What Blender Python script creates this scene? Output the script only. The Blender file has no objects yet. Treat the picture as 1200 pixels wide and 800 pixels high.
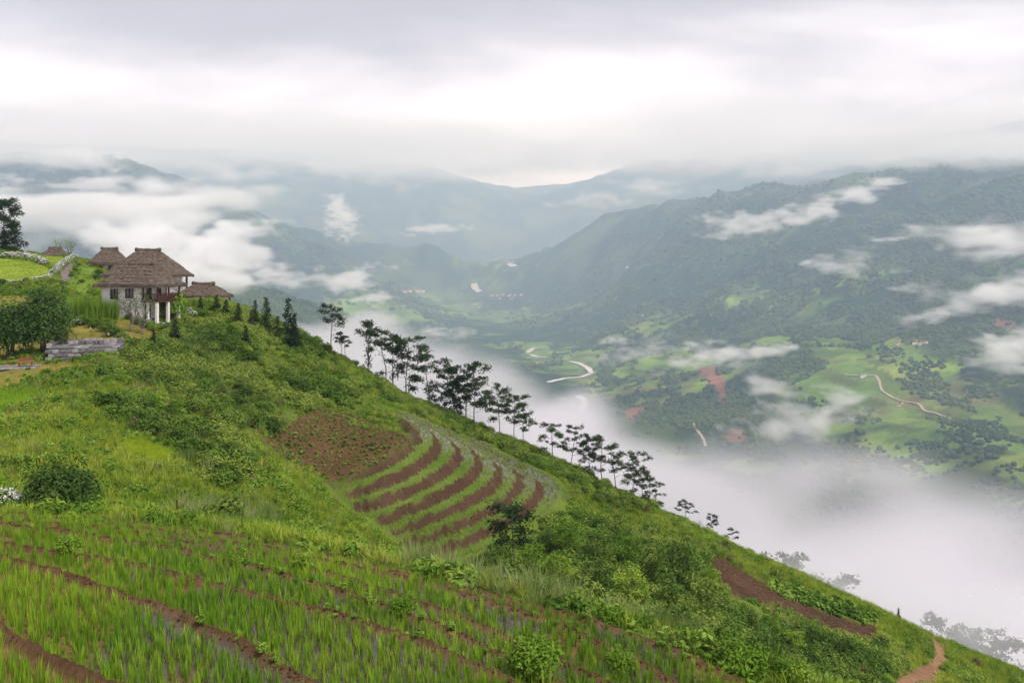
import bpy, bmesh, math, random
import numpy as np
from mathutils import Vector, Matrix

sc = bpy.context.scene
COL = sc.collection
random.seed(7)
RNG = np.random.default_rng(11)
F = 1000.0          # focal length in photo pixels (photo is 1200 wide)
HZ = 300.0          # photo row of the horizon

# ---------------------------------------------------------------- camera
cam = bpy.data.cameras.new('camera')
camo = bpy.data.objects.new('camera', cam)
COL.objects.link(camo)
sc.camera = camo
camo.location = (0, 0, 0)
camo.rotation_euler = (math.pi / 2, 0, 0)
cam.sensor_fit = 'HORIZONTAL'
cam.sensor_width = 36.0
cam.lens = F / 1200 * 36
cam.shift_y = -(400 - HZ) / 1200
cam.clip_start = 0.1
cam.clip_end = 60000

# ---------------------------------------------------------------- sky, sun, exposure
SUN_EL, SUN_AZ = math.radians(58), math.radians(125)     # azimuth from +Y (view) towards +X
w = bpy.data.worlds.new('World')
sc.world = w
w.use_nodes = True
nt = w.node_tree
nt.nodes.clear()
N, L = nt.nodes.new, nt.links.new
out = N('ShaderNodeOutputWorld')
bg = N('ShaderNodeBackground')
bg.inputs['Strength'].default_value = 0.064
sky = N('ShaderNodeTexSky')
sky.sky_type = 'NISHITA'
sky.sun_disc = False
sky.sun_elevation = SUN_EL
sky.sun_rotation = SUN_AZ
sky.dust_density = 3.0
tc = N('ShaderNodeTexCoord')
sep = N('ShaderNodeSeparateXYZ'); L(tc.outputs['Generated'], sep.inputs[0])
zc = N('ShaderNodeMath'); zc.operation = 'MAXIMUM'; zc.inputs[1].default_value = 0.03
L(sep.outputs['Z'], zc.inputs[0])
za = N('ShaderNodeMath'); za.operation = 'ADD'; za.inputs[1].default_value = 0.06
L(zc.outputs[0], za.inputs[0])
dx = N('ShaderNodeMath'); dx.operation = 'DIVIDE'; L(sep.outputs['X'], dx.inputs[0]); L(za.outputs[0], dx.inputs[1])
dy = N('ShaderNodeMath'); dy.operation = 'DIVIDE'; L(sep.outputs['Y'], dy.inputs[0]); L(za.outputs[0], dy.inputs[1])
cmb = N('ShaderNodeCombineXYZ'); L(dx.outputs[0], cmb.inputs[0]); L(dy.outputs[0], cmb.inputs[1])
n1 = N('ShaderNodeTexNoise'); n1.inputs['Scale'].default_value = 0.33; n1.inputs['Detail'].default_value = 7
n1.inputs['Roughness'].default_value = 0.52; n1.inputs['Distortion'].default_value = 0.35
L(cmb.outputs[0], n1.inputs['Vector'])
cr = N('ShaderNodeValToRGB')
cr.color_ramp.interpolation = 'EASE'
cr.color_ramp.elements[0].position = 0.36; cr.color_ramp.elements[0].color = (4.3, 4.05, 4.5, 1)
cr.color_ramp.elements[1].position = 0.66; cr.color_ramp.elements[1].color = (11.3, 10.7, 11.5, 1)
el = N('ShaderNodeMapRange'); el.inputs['From Min'].default_value = 0.10; el.inputs['From Max'].default_value = 0.30
el.inputs['To Min'].default_value = 0.15; el.inputs['To Max'].default_value = -0.12; L(sep.outputs['Z'], el.inputs['Value'])   # overcast, paler low down
ea = N('ShaderNodeMath'); ea.operation = 'ADD'; L(n1.outputs['Fac'], ea.inputs[0]); L(el.outputs[0], ea.inputs[1]); L(ea.outputs[0], cr.inputs[0])
mx = N('ShaderNodeMix'); mx.data_type = 'RGBA'; mx.inputs[0].default_value = 0.93
L(sky.outputs[0], mx.inputs[6]); L(cr.outputs[0], mx.inputs[7])
L(mx.outputs[2], bg.inputs['Color']); L(bg.outputs[0], out.inputs['Surface'])

sl = bpy.data.lights.new('sun', 'SUN')
sl.energy = 2.2
sl.angle = math.radians(14)
sl.color = (1.0, 0.97, 0.92)
slo = bpy.data.objects.new('sun', sl)
COL.objects.link(slo)
sd = Vector((math.sin(SUN_AZ) * math.cos(SUN_EL), math.cos(SUN_AZ) * math.cos(SUN_EL), math.sin(SUN_EL)))
slo.rotation_euler = (-sd).to_track_quat('-Z', 'Y').to_euler()

sc.view_settings.view_transform = 'Standard'
sc.view_settings.look = 'None'
sc.view_settings.exposure = 1.0
sc.view_settings.gamma = 1.0
sc.view_settings.use_curve_mapping = False
sc.render.engine = 'CYCLES'
cy = sc.cycles
cy.max_bounces = 10
cy.diffuse_bounces = 3
cy.glossy_bounces = 2
cy.transmission_bounces = 3
cy.volume_bounces = 8
cy.transparent_max_bounces = 8
cy.volume_step_rate = 4.0
cy.volume_max_steps = 512
cy.use_adaptive_sampling = True
cy.adaptive_threshold = 0.018
cy.use_denoising = True
cy.caustics_reflective = False
cy.caustics_refractive = False

# ================================================================ helpers
def P(px, py, d):
    """photo pixel + depth in metres -> world point"""
    return ((px - 600) / F * d, d, (HZ - py) / F * d)

def PZ(px, py, z):
    """photo pixel on the level z"""
    return P(px, py, z * F / (HZ - py))

def pix(x, y, z):
    return 600 + F * x / y, HZ - F * z / y

def hash2(ix, iy, seed):
    h = (ix.astype(np.int64) * 374761393 + iy.astype(np.int64) * 668265263 + seed * 974634777) & 0xffffffff
    h = ((h ^ (h >> 13)) * 1274126177) & 0xffffffff
    return ((h ^ (h >> 16)) & 0xffffff) / float(0xffffff)

def vnoise(x, y, seed=0):
    ix = np.floor(x); iy = np.floor(y)
    fx = x - ix; fy = y - iy
    fx = fx * fx * fx * (fx * (fx * 6 - 15) + 10); fy = fy * fy * fy * (fy * (fy * 6 - 15) + 10)
    a = hash2(ix, iy, seed); b = hash2(ix + 1, iy, seed)
    c = hash2(ix, iy + 1, seed); d = hash2(ix + 1, iy + 1, seed)
    return (a * (1 - fx) + b * fx) * (1 - fy) + (c * (1 - fx) + d * fx) * fy

def fbm(x, y, octv=5, seed=0, gain=0.5, ridged=False):
    s = np.zeros(np.shape(x)); a = 1.0; t = 0.0
    ca, sa = math.cos(0.6), math.sin(0.6)
    for o in range(octv):
        n = vnoise(x, y, seed + o * 17)
        if ridged:
            n = 1 - np.abs(2 * n - 1)
        s += a * n; t += a; a *= gain
        x, y = (ca * x - sa * y) * 2.03 + 11.3, (sa * x + ca * y) * 2.03 - 7.7
    return s / t

def sstep(a, b, x):
    t = np.clip((x - a) / (b - a), 0, 1)
    return t * t * (3 - 2 * t)

class TPS:
    def __init__(self, pts, vals, lam=0.0, lin=False):
        p = np.asarray(pts, float)
        self.s = np.abs(p).max(); self.p = p / self.s; self.lin = lin
        n = len(p)
        A = np.zeros((n + 3, n + 3))
        A[:n, :n] = self.k(np.linalg.norm(self.p[:, None] - self.p[None], axis=2)) + lam * np.eye(n)
        A[:n, n] = 1; A[:n, n + 1:] = self.p
        A[n:, :n] = A[:n, n:].T
        b = np.zeros(n + 3); b[:n] = vals
        self.w = np.linalg.lstsq(A, b, rcond=None)[0]
    def k(self, r):
        return -r if self.lin else r * r * np.log(r + 1e-9)
    def __call__(self, x, y):
        sh = np.shape(x); x = np.ravel(x) / self.s; y = np.ravel(y) / self.s
        o = np.empty(x.size); n = len(self.p)
        for i in range(0, x.size, 20000):
            xx = x[i:i + 20000]; yy = y[i:i + 20000]
            r = np.sqrt((xx[:, None] - self.p[None, :, 0]) ** 2 + (yy[:, None] - self.p[None, :, 1]) ** 2)
            o[i:i + 20000] = self.k(r) @ self.w[:n] + self.w[n] + self.w[n + 1] * xx + self.w[n + 2] * yy
        return o.reshape(sh)

def dense(pl, step):
    """resample a polyline"""
    pl = np.asarray(pl, float)
    s = np.r_[0, np.cumsum(np.linalg.norm(np.diff(pl, axis=0), axis=1))]
    n = max(2, int(s[-1] / step) + 1)
    t = np.linspace(0, s[-1], n)
    return np.stack([np.interp(t, s, pl[:, i]) for i in range(pl.shape[1])], 1)

def smooth_line(pl, it=2):
    pl = np.asarray(pl, float)
    for _ in range(it):
        q = pl.copy(); q[1:-1] = (pl[:-2] + 2 * pl[1:-1] + pl[2:]) / 4; pl = q
    return pl

def inpoly(x, y, poly):
    x = np.asarray(x); y = np.asarray(y)
    r = np.zeros(x.shape, bool); n = len(poly)
    for i in range(n):
        x0, y0 = poly[i]; x1, y1 = poly[(i + 1) % n]
        c = (y0 > y) != (y1 > y)
        with np.errstate(divide='ignore', invalid='ignore'):
            r ^= c & (x < (x1 - x0) * (y - y0) / ((y1 - y0) if y1 != y0 else 1e-9) + x0)
    return r

def polydist(x, y, poly, closed=True):
    x = np.asarray(x, float); y = np.asarray(y, float)
    d = np.full(x.shape, 1e9); n = len(poly)
    for i in range(n if closed else n - 1):
        x0, y0 = poly[i][:2]; x1, y1 = poly[(i + 1) % n][:2]
        ex, ey = x1 - x0, y1 - y0
        t = np.clip(((x - x0) * ex + (y - y0) * ey) / (ex * ex + ey * ey + 1e-12), 0, 1)
        d = np.minimum(d, np.hypot(x - x0 - t * ex, y - y0 - t * ey))
    return d

def softpoly(x, y, poly, w):
    d = polydist(x, y, poly)
    return sstep(-w, w, np.where(inpoly(x, y, poly), d, -d))

# ---------------------------------------------------------------- meshes
def np_mesh(name, V, Fc, smooth=False, col=None, **fattr):
    V = np.asarray(V, np.float32); Fc = np.asarray(Fc, np.int32)
    m = bpy.data.meshes.new(name)
    k = Fc.shape[1]
    m.vertices.add(len(V)); m.vertices.foreach_set('co', V.ravel())
    m.loops.add(Fc.size); m.loops.foreach_set('vertex_index', Fc.ravel())
    m.polygons.add(len(Fc))
    m.polygons.foreach_set('loop_start', np.arange(0, Fc.size, k, dtype=np.int32))
    if smooth:
        m.polygons.foreach_set('use_smooth', np.ones(len(Fc), bool))
    if col is not None:
        a = m.color_attributes.new('col', 'FLOAT_COLOR', 'POINT')
        a.data.foreach_set('color', np.c_[col, np.ones(len(V))].astype(np.float32).ravel())
    for nme, v in fattr.items():
        a = m.attributes.new(nme, 'FLOAT', 'POINT'); a.data.foreach_set('value', np.asarray(v, np.float32))
    m.update(); m.validate()
    return m

class MB:
    """collects shapes for one mesh"""
    def __init__(self): self.v = []; self.f = []
    def add(self, vs, fs):
        b = len(self.v); self.v += [tuple(p) for p in vs]; self.f += [tuple(b + i for i in f) for f in fs]; return self
    def box(self, c, s, rz=0.0, rx=0.0, taper=1.0):
        M = Matrix.Translation(c) @ Matrix.Rotation(rz, 4, 'Z') @ Matrix.Rotation(rx, 4, 'X')
        vs = []
        for z in (-.5, .5):
            k = taper if z > 0 else 1.0
            for y in (-.5, .5):
                for x in (-.5, .5): vs.append(M @ Vector((x * s[0] * k, y * s[1] * k, z * s[2])))
        return self.add(vs, [(0, 2, 3, 1), (4, 5, 7, 6), (0, 1, 5, 4), (2, 6, 7, 3), (0, 4, 6, 2), (1, 3, 7, 5)])
    def tube(self, pts, rad, n=6, cap=True):
        pts = [Vector(p) for p in pts]; b = len(self.v)
        if not hasattr(rad, '__len__'): rad = [rad] * len(pts)
        for i, p in enumerate(pts):
            t = (pts[min(i + 1, len(pts) - 1)] - pts[max(i - 1, 0)]).normalized()
            u = t.cross(Vector((0.13, 0.97, 0.2))).normalized(); w_ = t.cross(u)
            for k in range(n):
                a = 2 * math.pi * k / n
                self.v.append(tuple(p + (u * math.cos(a) + w_ * math.sin(a)) * rad[i]))
        for i in range(len(pts) - 1):
            for k in range(n):
                a0 = b + i * n + k; a1 = b + i * n + (k + 1) % n
                self.f.append((a0, a1, a1 + n, a0 + n))
        if cap:
            self.f.append(tuple(b + k for k in range(n))[::-1])
            e = b + (len(pts) - 1) * n; self.f.append(tuple(e + k for k in range(n)))
        return self
    def mesh(self, name, mat=None, smooth=False):
        m = bpy.data.meshes.new(name); m.from_pydata(self.v, [], self.f); m.update()
        if mat: m.materials.append(mat)
        if smooth:
            for p in m.polygons: p.use_smooth = True
        return m
    def build(self, name, mat, parent=None, smooth=False):
        return obj(name, self.mesh(name, mat, smooth), parent)

def obj(name, data, parent=None, loc=None, rz=None):
    o = bpy.data.objects.new(name, data); COL.objects.link(o)
    if parent is not None: o.parent = parent
    if loc is not None: o.location = loc
    if rz is not None: o.rotation_euler = (0, 0, rz)
    return o

def tag(o, label=None, cat=None, group=None, kind=None):
    if label: o['label'] = label
    if cat: o['category'] = cat
    if group: o['group'] = group
    if kind: o['kind'] = kind
    return o

# ---------------------------------------------------------------- materials
MATS = {}
def newmat(name):
    m = bpy.data.materials.new(name); m.use_nodes = True
    t = m.node_tree; t.nodes.clear(); MATS[name] = m
    return m, t, t.nodes.new, t.links.new

def noise_node(t, scale, detail=4, rough=0.55, coord='Object', vec=None):
    n = t.nodes.new('ShaderNodeTexNoise'); n.inputs['Scale'].default_value = scale
    n.inputs['Detail'].default_value = detail; n.inputs['Roughness'].default_value = rough
    if vec is None:
        c = t.nodes.new('ShaderNodeTexCoord'); vec = c.outputs[coord]
    t.links.new(vec, n.inputs['Vector']); return n

def ramp(t, fac, stops):
    r = t.nodes.new('ShaderNodeValToRGB'); e = r.color_ramp.elements
    while len(e) < len(stops): e.new(0.5)
    for i, (p, c) in enumerate(stops):
        e[i].position = p; e[i].color = (*c, 1)
    t.links.new(fac, r.inputs[0]); return r

def plain(name, c1, c2=None, scale=4.0, rough=0.9, bump=0.0, bscale=None, coord='Object', spec=0.2):
    """two-tone noise surface"""
    m, t, n, l = newmat(name)
    o = n('ShaderNodeOutputMaterial'); b = n('ShaderNodeBsdfPrincipled')
    b.inputs['Roughness'].default_value = rough; b.inputs['Specular IOR Level'].default_value = spec * .4 if spec <= .2 else spec
    c2 = c2 or tuple(v * 0.65 for v in c1)
    ns = noise_node(t, scale, 5, 0.6, coord)
    r = ramp(t, ns.outputs['Fac'], [(0.3, c2), (0.7, c1)])
    l(r.outputs[0], b.inputs['Base Color'])
    if bump:
        nb = noise_node(t, bscale or scale * 4, 4, 0.6, coord)
        bp = n('ShaderNodeBump'); bp.inputs['Strength'].default_value = bump; bp.inputs['Distance'].default_value = 0.05
        l(nb.outputs['Fac'], bp.inputs['Height']); l(bp.outputs[0], b.inputs['Normal'])
    l(b.outputs[0], o.inputs['Surface'])
    return m

def leafmat(name, ca, cb, cc=None, trans=0.35, wscale=0.15, rough=0.55):
    """leaf: colour varies by instance, by place and along the mesh; thin leaves let light through"""
    m, t, n, l = newmat(name)
    o = n('ShaderNodeOutputMaterial')
    oi = n('ShaderNodeObjectInfo'); ge = n('ShaderNodeNewGeometry')
    nz = noise_node(t, wscale, 3, 0.6, vec=ge.outputs['Position'])
    ad = n('ShaderNodeMath'); ad.operation = 'MULTIPLY_ADD'; ad.inputs[1].default_value = 0.45
    l(oi.outputs['Random'], ad.inputs[0])
    sc2 = n('ShaderNodeMath'); sc2.operation = 'MULTIPLY_ADD'; sc2.inputs[1].default_value = 1.9; sc2.inputs[2].default_value = -0.66
    l(nz.outputs['Fac'], sc2.inputs[0]); l(sc2.outputs[0], ad.inputs[2])
    isl = n('ShaderNodeMath'); isl.operation = 'MULTIPLY_ADD'; isl.inputs[1].default_value = 0.3; 
    l(ge.outputs['Random Per Island'], isl.inputs[0]); l(ad.outputs[0], isl.inputs[2])
    r = ramp(t, isl.outputs[0], [(0.12, ca), (0.55, cb), (0.95, cc or cb)])
    d = n('ShaderNodeBsdfPrincipled'); d.inputs['Roughness'].default_value = rough; d.inputs['Specular IOR Level'].default_value = 0.06
    tr = n('ShaderNodeBsdfTranslucent'); mxs = n('ShaderNodeMixShader'); mxs.inputs[0].default_value = trans
    l(r.outputs[0], d.inputs['Base Color']); l(r.outputs[0], tr.inputs['Color'])
    l(d.outputs[0], mxs.inputs[1]); l(tr.outputs[0], mxs.inputs[2]); l(mxs.outputs[0], o.inputs['Surface'])
    return m

def volmat(name, dens, color=(.95, .95, .96), aniso=0.0, absorb=(0, 0, 0)):
    m, t, n, l = newmat(name)
    o = n('ShaderNodeOutputMaterial'); p = n('ShaderNodeVolumePrincipled')
    p.inputs['Density'].default_value = dens; p.inputs['Color'].default_value = (*color, 1)
    p.inputs['Anisotropy'].default_value = aniso; p.inputs['Absorption Color'].default_value = (*absorb, 1)
    l(p.outputs[0], o.inputs['Volume'])
    return m

# ---------------------------------------------------------------- geometry nodes: scatter and fog grids
PROTO = bpy.data.collections.new('plant_shapes')     # never linked: only a source of shapes

def gn_tree(name):
    g = bpy.data.node_groups.new(name, 'GeometryNodeTree')
    g.interface.new_socket('Geometry', in_out='INPUT', socket_type='NodeSocketGeometry')
    g.interface.new_socket('Geometry', in_out='OUTPUT', socket_type='NodeSocketGeometry')
    return g, g.nodes.new, g.links.new

def scatter(name, pts, rot, scl, which, protos, label=None):
    """ground cover as one object: mesh points carrying copies of a few plant shapes"""
    pts = np.asarray(pts, np.float32); n_ = len(pts)
    m = bpy.data.meshes.new(name); m.vertices.add(n_); m.vertices.foreach_set('co', pts.ravel())
    a = m.attributes.new('rot', 'FLOAT_VECTOR', 'POINT'); a.data.foreach_set('vector', np.asarray(rot, np.float32).ravel())
    s_ = np.asarray(scl, np.float32)
    if s_.ndim == 1: s_ = np.stack([s_] * 3, 1)
    a = m.attributes.new('scl', 'FLOAT_VECTOR', 'POINT'); a.data.foreach_set('vector', s_.ravel())
    a = m.attributes.new('which', 'INT', 'POINT'); a.data.foreach_set('value', np.asarray(which, np.int32))
    c = bpy.data.collections.new(name + '_shapes')
    for i, p in enumerate(protos):
        q = bpy.data.objects.new('%02d_%s' % (i, p.name), p); c.objects.link(q)
    g, N, L = gn_tree(name)
    gi = N('NodeGroupInput'); go = N('NodeGroupOutput')
    ci = N('GeometryNodeCollectionInfo'); ci.inputs['Collection'].default_value = c
    ci.inputs['Separate Children'].default_value = True; ci.inputs['Reset Children'].default_value = True
    ip = N('GeometryNodeInstanceOnPoints')
    def attr(nm, ty):
        x = N('GeometryNodeInputNamedAttribute'); x.data_type = ty; x.inputs['Name'].default_value = nm
        return next(s for s in x.outputs if s.enabled and s.name == 'Attribute')
    L(gi.outputs[0], ip.inputs['Points']); L(ci.outputs[0], ip.inputs['Instance'])
    ip.inputs['Pick Instance'].default_value = True
    L(attr('which', 'INT'), ip.inputs['Instance Index'])
    er = N('FunctionNodeEulerToRotation'); L(attr('rot', 'FLOAT_VECTOR'), er.inputs[0]); L(er.outputs[0], ip.inputs['Rotation'])
    L(attr('scl', 'FLOAT_VECTOR'), ip.inputs['Scale'])
    L(ip.outputs[0], go.inputs[0])
    o = obj(name, m); md = o.modifiers.new('scatter', 'NODES'); md.node_group = g
    tag(o, label, kind='stuff')
    return o

def fog_grid(name, lo, hi, D, mat):
    """a volume whose density comes from a numpy array D[z, y, x]"""
    nz_, ny_, nx_ = D.shape
    m = bpy.data.meshes.new(name); m.vertices.add(D.size)
    m.vertices.foreach_set('co', np.tile(np.array([(lo[i] + hi[i]) / 2 for i in range(3)], np.float32), D.size))
    a = m.attributes.new('dens', 'FLOAT', 'POINT'); a.data.foreach_set('value', D.ravel().astype(np.float32))
    m.materials.append(mat)
    o = obj(name, m)
    g, N, L = gn_tree(name)
    gi = N('NodeGroupInput'); go = N('NodeGroupOutput'); vc = N('GeometryNodeVolumeCube')
    vc.inputs['Min'].default_value = lo; vc.inputs['Max'].default_value = hi
    for ax, k in zip('XYZ', (nx_, ny_, nz_)): vc.inputs['Resolution ' + ax].default_value = k
    def vm(op, v): 
        x = N('ShaderNodeVectorMath'); x.operation = op; x.inputs[1].default_value = v; return x
    ps = N('GeometryNodeInputPosition'); a1 = vm('SUBTRACT', lo)
    a2 = vm('DIVIDE', [(hi[i] - lo[i]) / ((nx_, ny_, nz_)[i] - 1) for i in range(3)])
    a3 = vm('ADD', (.5, .5, .5)); a4 = N('ShaderNodeVectorMath'); a4.operation = 'FLOOR'; a5 = vm('DOT_PRODUCT', (1, nx_, nx_ * ny_))
    L(ps.outputs[0], a1.inputs[0]); L(a1.outputs[0], a2.inputs[0]); L(a2.outputs[0], a3.inputs[0]); L(a3.outputs[0], a4.inputs[0]); L(a4.outputs[0], a5.inputs[0])
    fi = N('FunctionNodeFloatToInt'); L(a5.outputs['Value'], fi.inputs[0])
    si = N('GeometryNodeSampleIndex'); si.data_type = 'FLOAT'; si.clamp = True
    na = N('GeometryNodeInputNamedAttribute'); na.data_type = 'FLOAT'; na.inputs['Name'].default_value = 'dens'
    L(gi.outputs[0], si.inputs['Geometry']); L(na.outputs[0], si.inputs['Value']); L(fi.outputs[0], si.inputs['Index'])
    L(si.outputs[0], vc.inputs['Density'])
    sm = N('GeometryNodeSetMaterial'); sm.inputs['Material'].default_value = mat
    L(vc.outputs[0], sm.inputs[0]); L(sm.outputs[0], go.inputs[0])
    md = o.modifiers.new('fog', 'NODES'); md.node_group = g
    return o

# ================================================================ the near hillside
# --- foreground paddies: bund crests traced from the photograph, each bund is level
PAD = [
    (-6.3, [(0, 732), (34, 749), (67, 771), (97, 790), (124, 800)]),
    (-6.9, [(0, 649), (45, 657), (90, 672), (135, 687), (180, 704), (225, 724), (262, 741), (307, 760), (345, 782), (375, 800)]),
    (-7.4, [(0, 634), (75, 645), (142, 653), (180, 662), (210, 670), (247, 683), (285, 690), (322, 698), (360, 709), (400, 719), (456, 730), (501, 747), (550, 767), (587, 786), (617, 800)]),
    (-7.9, [(0, 612), (56, 616), (120, 625), (165, 634), (225, 644), (270, 653), (311, 664), (356, 676), (412, 692), (460, 709), (512, 729), (560, 750), (610, 775), (655, 800)]),
    (-8.4, [(0, 606), (112, 613), (230, 634), (300, 644), (337, 655), (400, 671), (449, 687), (512, 707), (569, 732), (614, 749), (662, 777), (715, 802)]),
    (-8.9, [(0, 602.5), (112, 608), (225, 626), (320, 640), (430, 664), (494, 676), (550, 694), (625, 716), (670, 732), (719, 756), (775, 782), (800, 802)]),
    (-9.4, [(0, 599), (112, 604), (169, 612), (225, 619), (300, 629), (375, 646), (400, 651), (475, 668), (550, 689), (625, 704), (700, 728), (775, 752), (850, 784), (882, 800)]),
]
pad_xy = []
for z, pl in PAD:
    q = np.array([PZ(a, b, z)[:2] for a, b in pl])
    t0 = q[0] - q[1]; t1 = q[-1] - q[-2]
    q = np.vstack([q[0] + t0 / np.linalg.norm(t0) * 14, q, q[-1] + t1 / np.linalg.norm(t1) * 8])
    pad_xy.append(smooth_line(dense(q, 1.2), 2))
gp = TPS(np.vstack(pad_xy + [pad_xy[0] * 0.74, pad_xy[-1] * 1.09]),
         np.concatenate([np.full(len(q), float(k)) for k, q in enumerate(pad_xy)] + [np.full(len(pad_xy[0]), -1.0), np.full(len(pad_xy[-1]), 7.0)]), 1e-7, lin=True)
PZT = [-5.6] + [z for z, _ in PAD]

# --- the curved terraces on the spur: lips and feet of each riser (photo pixels, from a 3x crop)
def z3(l): return [(300 + a / 3, 450 + b / 3) for a, b in l]
MT0, MST = -19.0, 0.95
LIP = [z3(l) for l in (
    [(250, 345), (330, 312), (420, 270), (500, 230), (548, 197), (548, 180)],
    [(310, 372), (400, 345), (500, 310), (580, 265), (625, 225), (635, 190), (600, 150), (540, 112), (480, 82)],
    [(335, 428), (450, 395), (560, 350), (650, 300), (700, 255), (705, 220), (670, 182), (600, 137), (525, 98)],
    [(420, 472), (540, 422), (650, 375), (740, 320), (775, 278), (770, 247), (730, 210), (660, 165), (560, 110)],
    [(470, 508), (600, 460), (720, 410), (820, 350), (850, 305), (840, 270), (800, 235), (720, 187), (600, 125)],
    [(510, 555), (640, 510), (760, 465), (870, 405), (920, 348), (915, 315), (870, 280), (790, 230), (650, 150)],
    [(570, 590), (700, 545), (820, 495), (930, 437), (988, 378), (990, 343), (945, 310), (860, 262), (700, 168)],
    [(650, 632), (780, 590), (900, 540), (990, 475), (1055, 410), (1076, 370), (1060, 340), (1000, 308), (900, 258), (740, 178)])]
FOOT = [z3(l) for l in (
    [(290, 375), (380, 340), (470, 300), (530, 260), (553, 215)],
    [(340, 410), (450, 377), (550, 330), (620, 280), (650, 235), (645, 200)],
    [(365, 457), (480, 430), (600, 377), (690, 320), (727, 275), (722, 235)],
    [(470, 500), (580, 452), (690, 400), (770, 345), (799, 300), (790, 262)],
    [(500, 545), (640, 490), (760, 440), (850, 380), (872, 340), (862, 290)],
    [(550, 578), (700, 530), (840, 460), (920, 400), (943, 355), (938, 325)],
    [(610, 618), (750, 570), (880, 510), (980, 440), (1011, 385), (1008, 350)])]
lip_xy = [smooth_line(dense([PZ(a, b, MT0 - MST * (k - 1))[:2] for a, b in l], 1.5), 3) for k, l in enumerate(LIP)]
foot_xy = [smooth_line(dense([PZ(a, b, MT0 - MST * k)[:2] for a, b in l], 1.5), 3) for k, l in enumerate(FOOT)]
gm = TPS(np.vstack([q[::2] for q in lip_xy] + [q[::2] for q in foot_xy]),
         np.concatenate([np.full(len(q[::2]), float(k)) for k, q in enumerate(lip_xy)] + [np.full(len(q[::2]), k + 0.35) for k, q in enumerate(foot_xy)]), 1e-6, lin=True)
MPOLY = np.vstack([[q[0] for q in lip_xy], lip_xy[7][1:], [q[-1] for q in lip_xy[6:0:-1]], lip_xy[0][::-1]])

# --- base surface
CP = [P(*c) for c in [
    # left slope between paddies and the lodge
    (-200, 590, 40), (0, 602, 38), (70, 604, 38), (150, 600, 40), (250, 612, 40), (330, 628, 40), (420, 658, 42), (500, 678, 46),
    (0, 545, 47), (100, 545, 48), (200, 560, 49), (300, 600, 48), (400, 648, 52), (480, 668, 60),
    (0, 492, 60), (50, 457, 72), (0, 465, 70), (60, 500, 58), (100, 470, 66), (170, 527, 55), (200, 500, 62), (300, 500, 70), (340, 548, 66), (300, 550, 58),
    (130, 432, 80), (30, 438, 78), (90, 418, 86), (-100, 440, 80), (40, 405, 93), (140, 400, 94), (200, 395, 100),
    (250, 450, 82), (300, 445, 90), (250, 400, 97), (300, 400, 103), (350, 430, 102), (350, 465, 93),
    (110, 368, 104), (150, 374, 104), (190, 383, 104), (60, 350, 112), (80, 335, 118), (0, 345, 112), (-80, 340, 112),
    (0, 334, 118), (50, 324, 124), (30, 304, 142), (0, 303, 140), (75, 325, 125), (88, 308, 142), (-100, 300, 140),
    (40, 298, 152), (100, 302, 150), (-100, 285, 165), (120, 330, 124), (115, 312, 138), (200, 352, 118), (230, 352, 120),
    # skyline of the spur
    (250, 350, 118), (300, 374, 114), (350, 402, 112), (400, 427, 113), (440, 448, 120), (475, 466, 128), (510, 482, 131), (560, 502, 122), (600, 521, 113),
    (655, 550, 104), (700, 573, 101), (750, 596, 99), (800, 616, 98), (850, 640, 96), (900, 662, 95), (950, 682, 94), (1000, 705, 93), (1050, 728, 92), (1100, 752, 92), (1150, 772, 92), (1200, 792, 92), (1300, 835, 92),
    # field above the terraces, slope beside them
    (312, 516, 74), (375, 479, 90), (440, 498, 91), (482, 512, 90), (385, 563, 71), (360, 545, 72), (400, 455, 101), (440, 475, 102),
    (700, 600, 92), (660, 610, 84), (700, 640, 78), (620, 660, 68), (560, 672, 58), (640, 690, 56), (750, 620, 90),
    (800, 650, 84), (830, 655, 88), (1025, 740, 84), (900, 700, 78), (850, 690, 72), (1000, 752, 80), (700, 700, 52), (800, 720, 56), (800, 760, 38), (900, 760, 62),
    (950, 800, 50), (1000, 790, 66), (1050, 790, 72), (1095, 775, 82), (1150, 800, 82), (1250, 860, 80),
]]
CP += [(x, y, z) for x, y, z in [
    # behind the spur: falls away to the valley
    (-120, 175, -14), (-80, 190, -24), (-40, 160, -27), (-20, 165, -36), (0, 142, -40), (12, 128, -42), (25, 122, -46), (40, 120, -56), (60, 120, -64),
    (-40, 220, -70), (20, 200, -90), (80, 180, -110), (-120, 240, -60), (80, 90, -62), (120, 120, -95), (90, 50, -52),
    (-60, 135, -6.5), (-95, 200, -10), (-140, 150, 6), (-150, 90, -2), (-100, 60, -5), (-60, 20, -3), (-60, 40, -8),
    # around and below the camera
    (0, -8, -1.5), (0, 2.5, -1.75), (-8, 2, -1.5), (8, 2, -2.2), (0, 6, -3.7), (-6, 6, -3.6), (7, 6, -4.3), (0, 9, -5.2), (20, 10, -9.5), (25, 0, -9), (35, 25, -25), (45, 45, -36), (40, 5, -16), (14, 30, -17.2), (22, 36, -23), (26, 55, -31), (36, 62, -36),
    (-20, 0, -1.2), (-25, 12, -3.2)]]
bp_, bz_ = [c[:2] for c in CP], [c[2] for c in CP]
for (z, _), q in zip(PAD, pad_xy):
    bp_ += [tuple(v) for v in q[::3]]; bz_ += [z] * len(q[::3])
for k, q in enumerate(lip_xy):
    bp_ += [tuple(v) for v in q[::3]]; bz_ += [MT0 - MST * max(k - 1, -1)] * len(q[::3])
base = TPS(bp_, bz_, 2e-6)

def gstep(g, gm_, lines_z, bund, inner, crest, run):
    """stepped profile: g = level coordinate, gm_ = its gradient length"""
    return None

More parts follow.
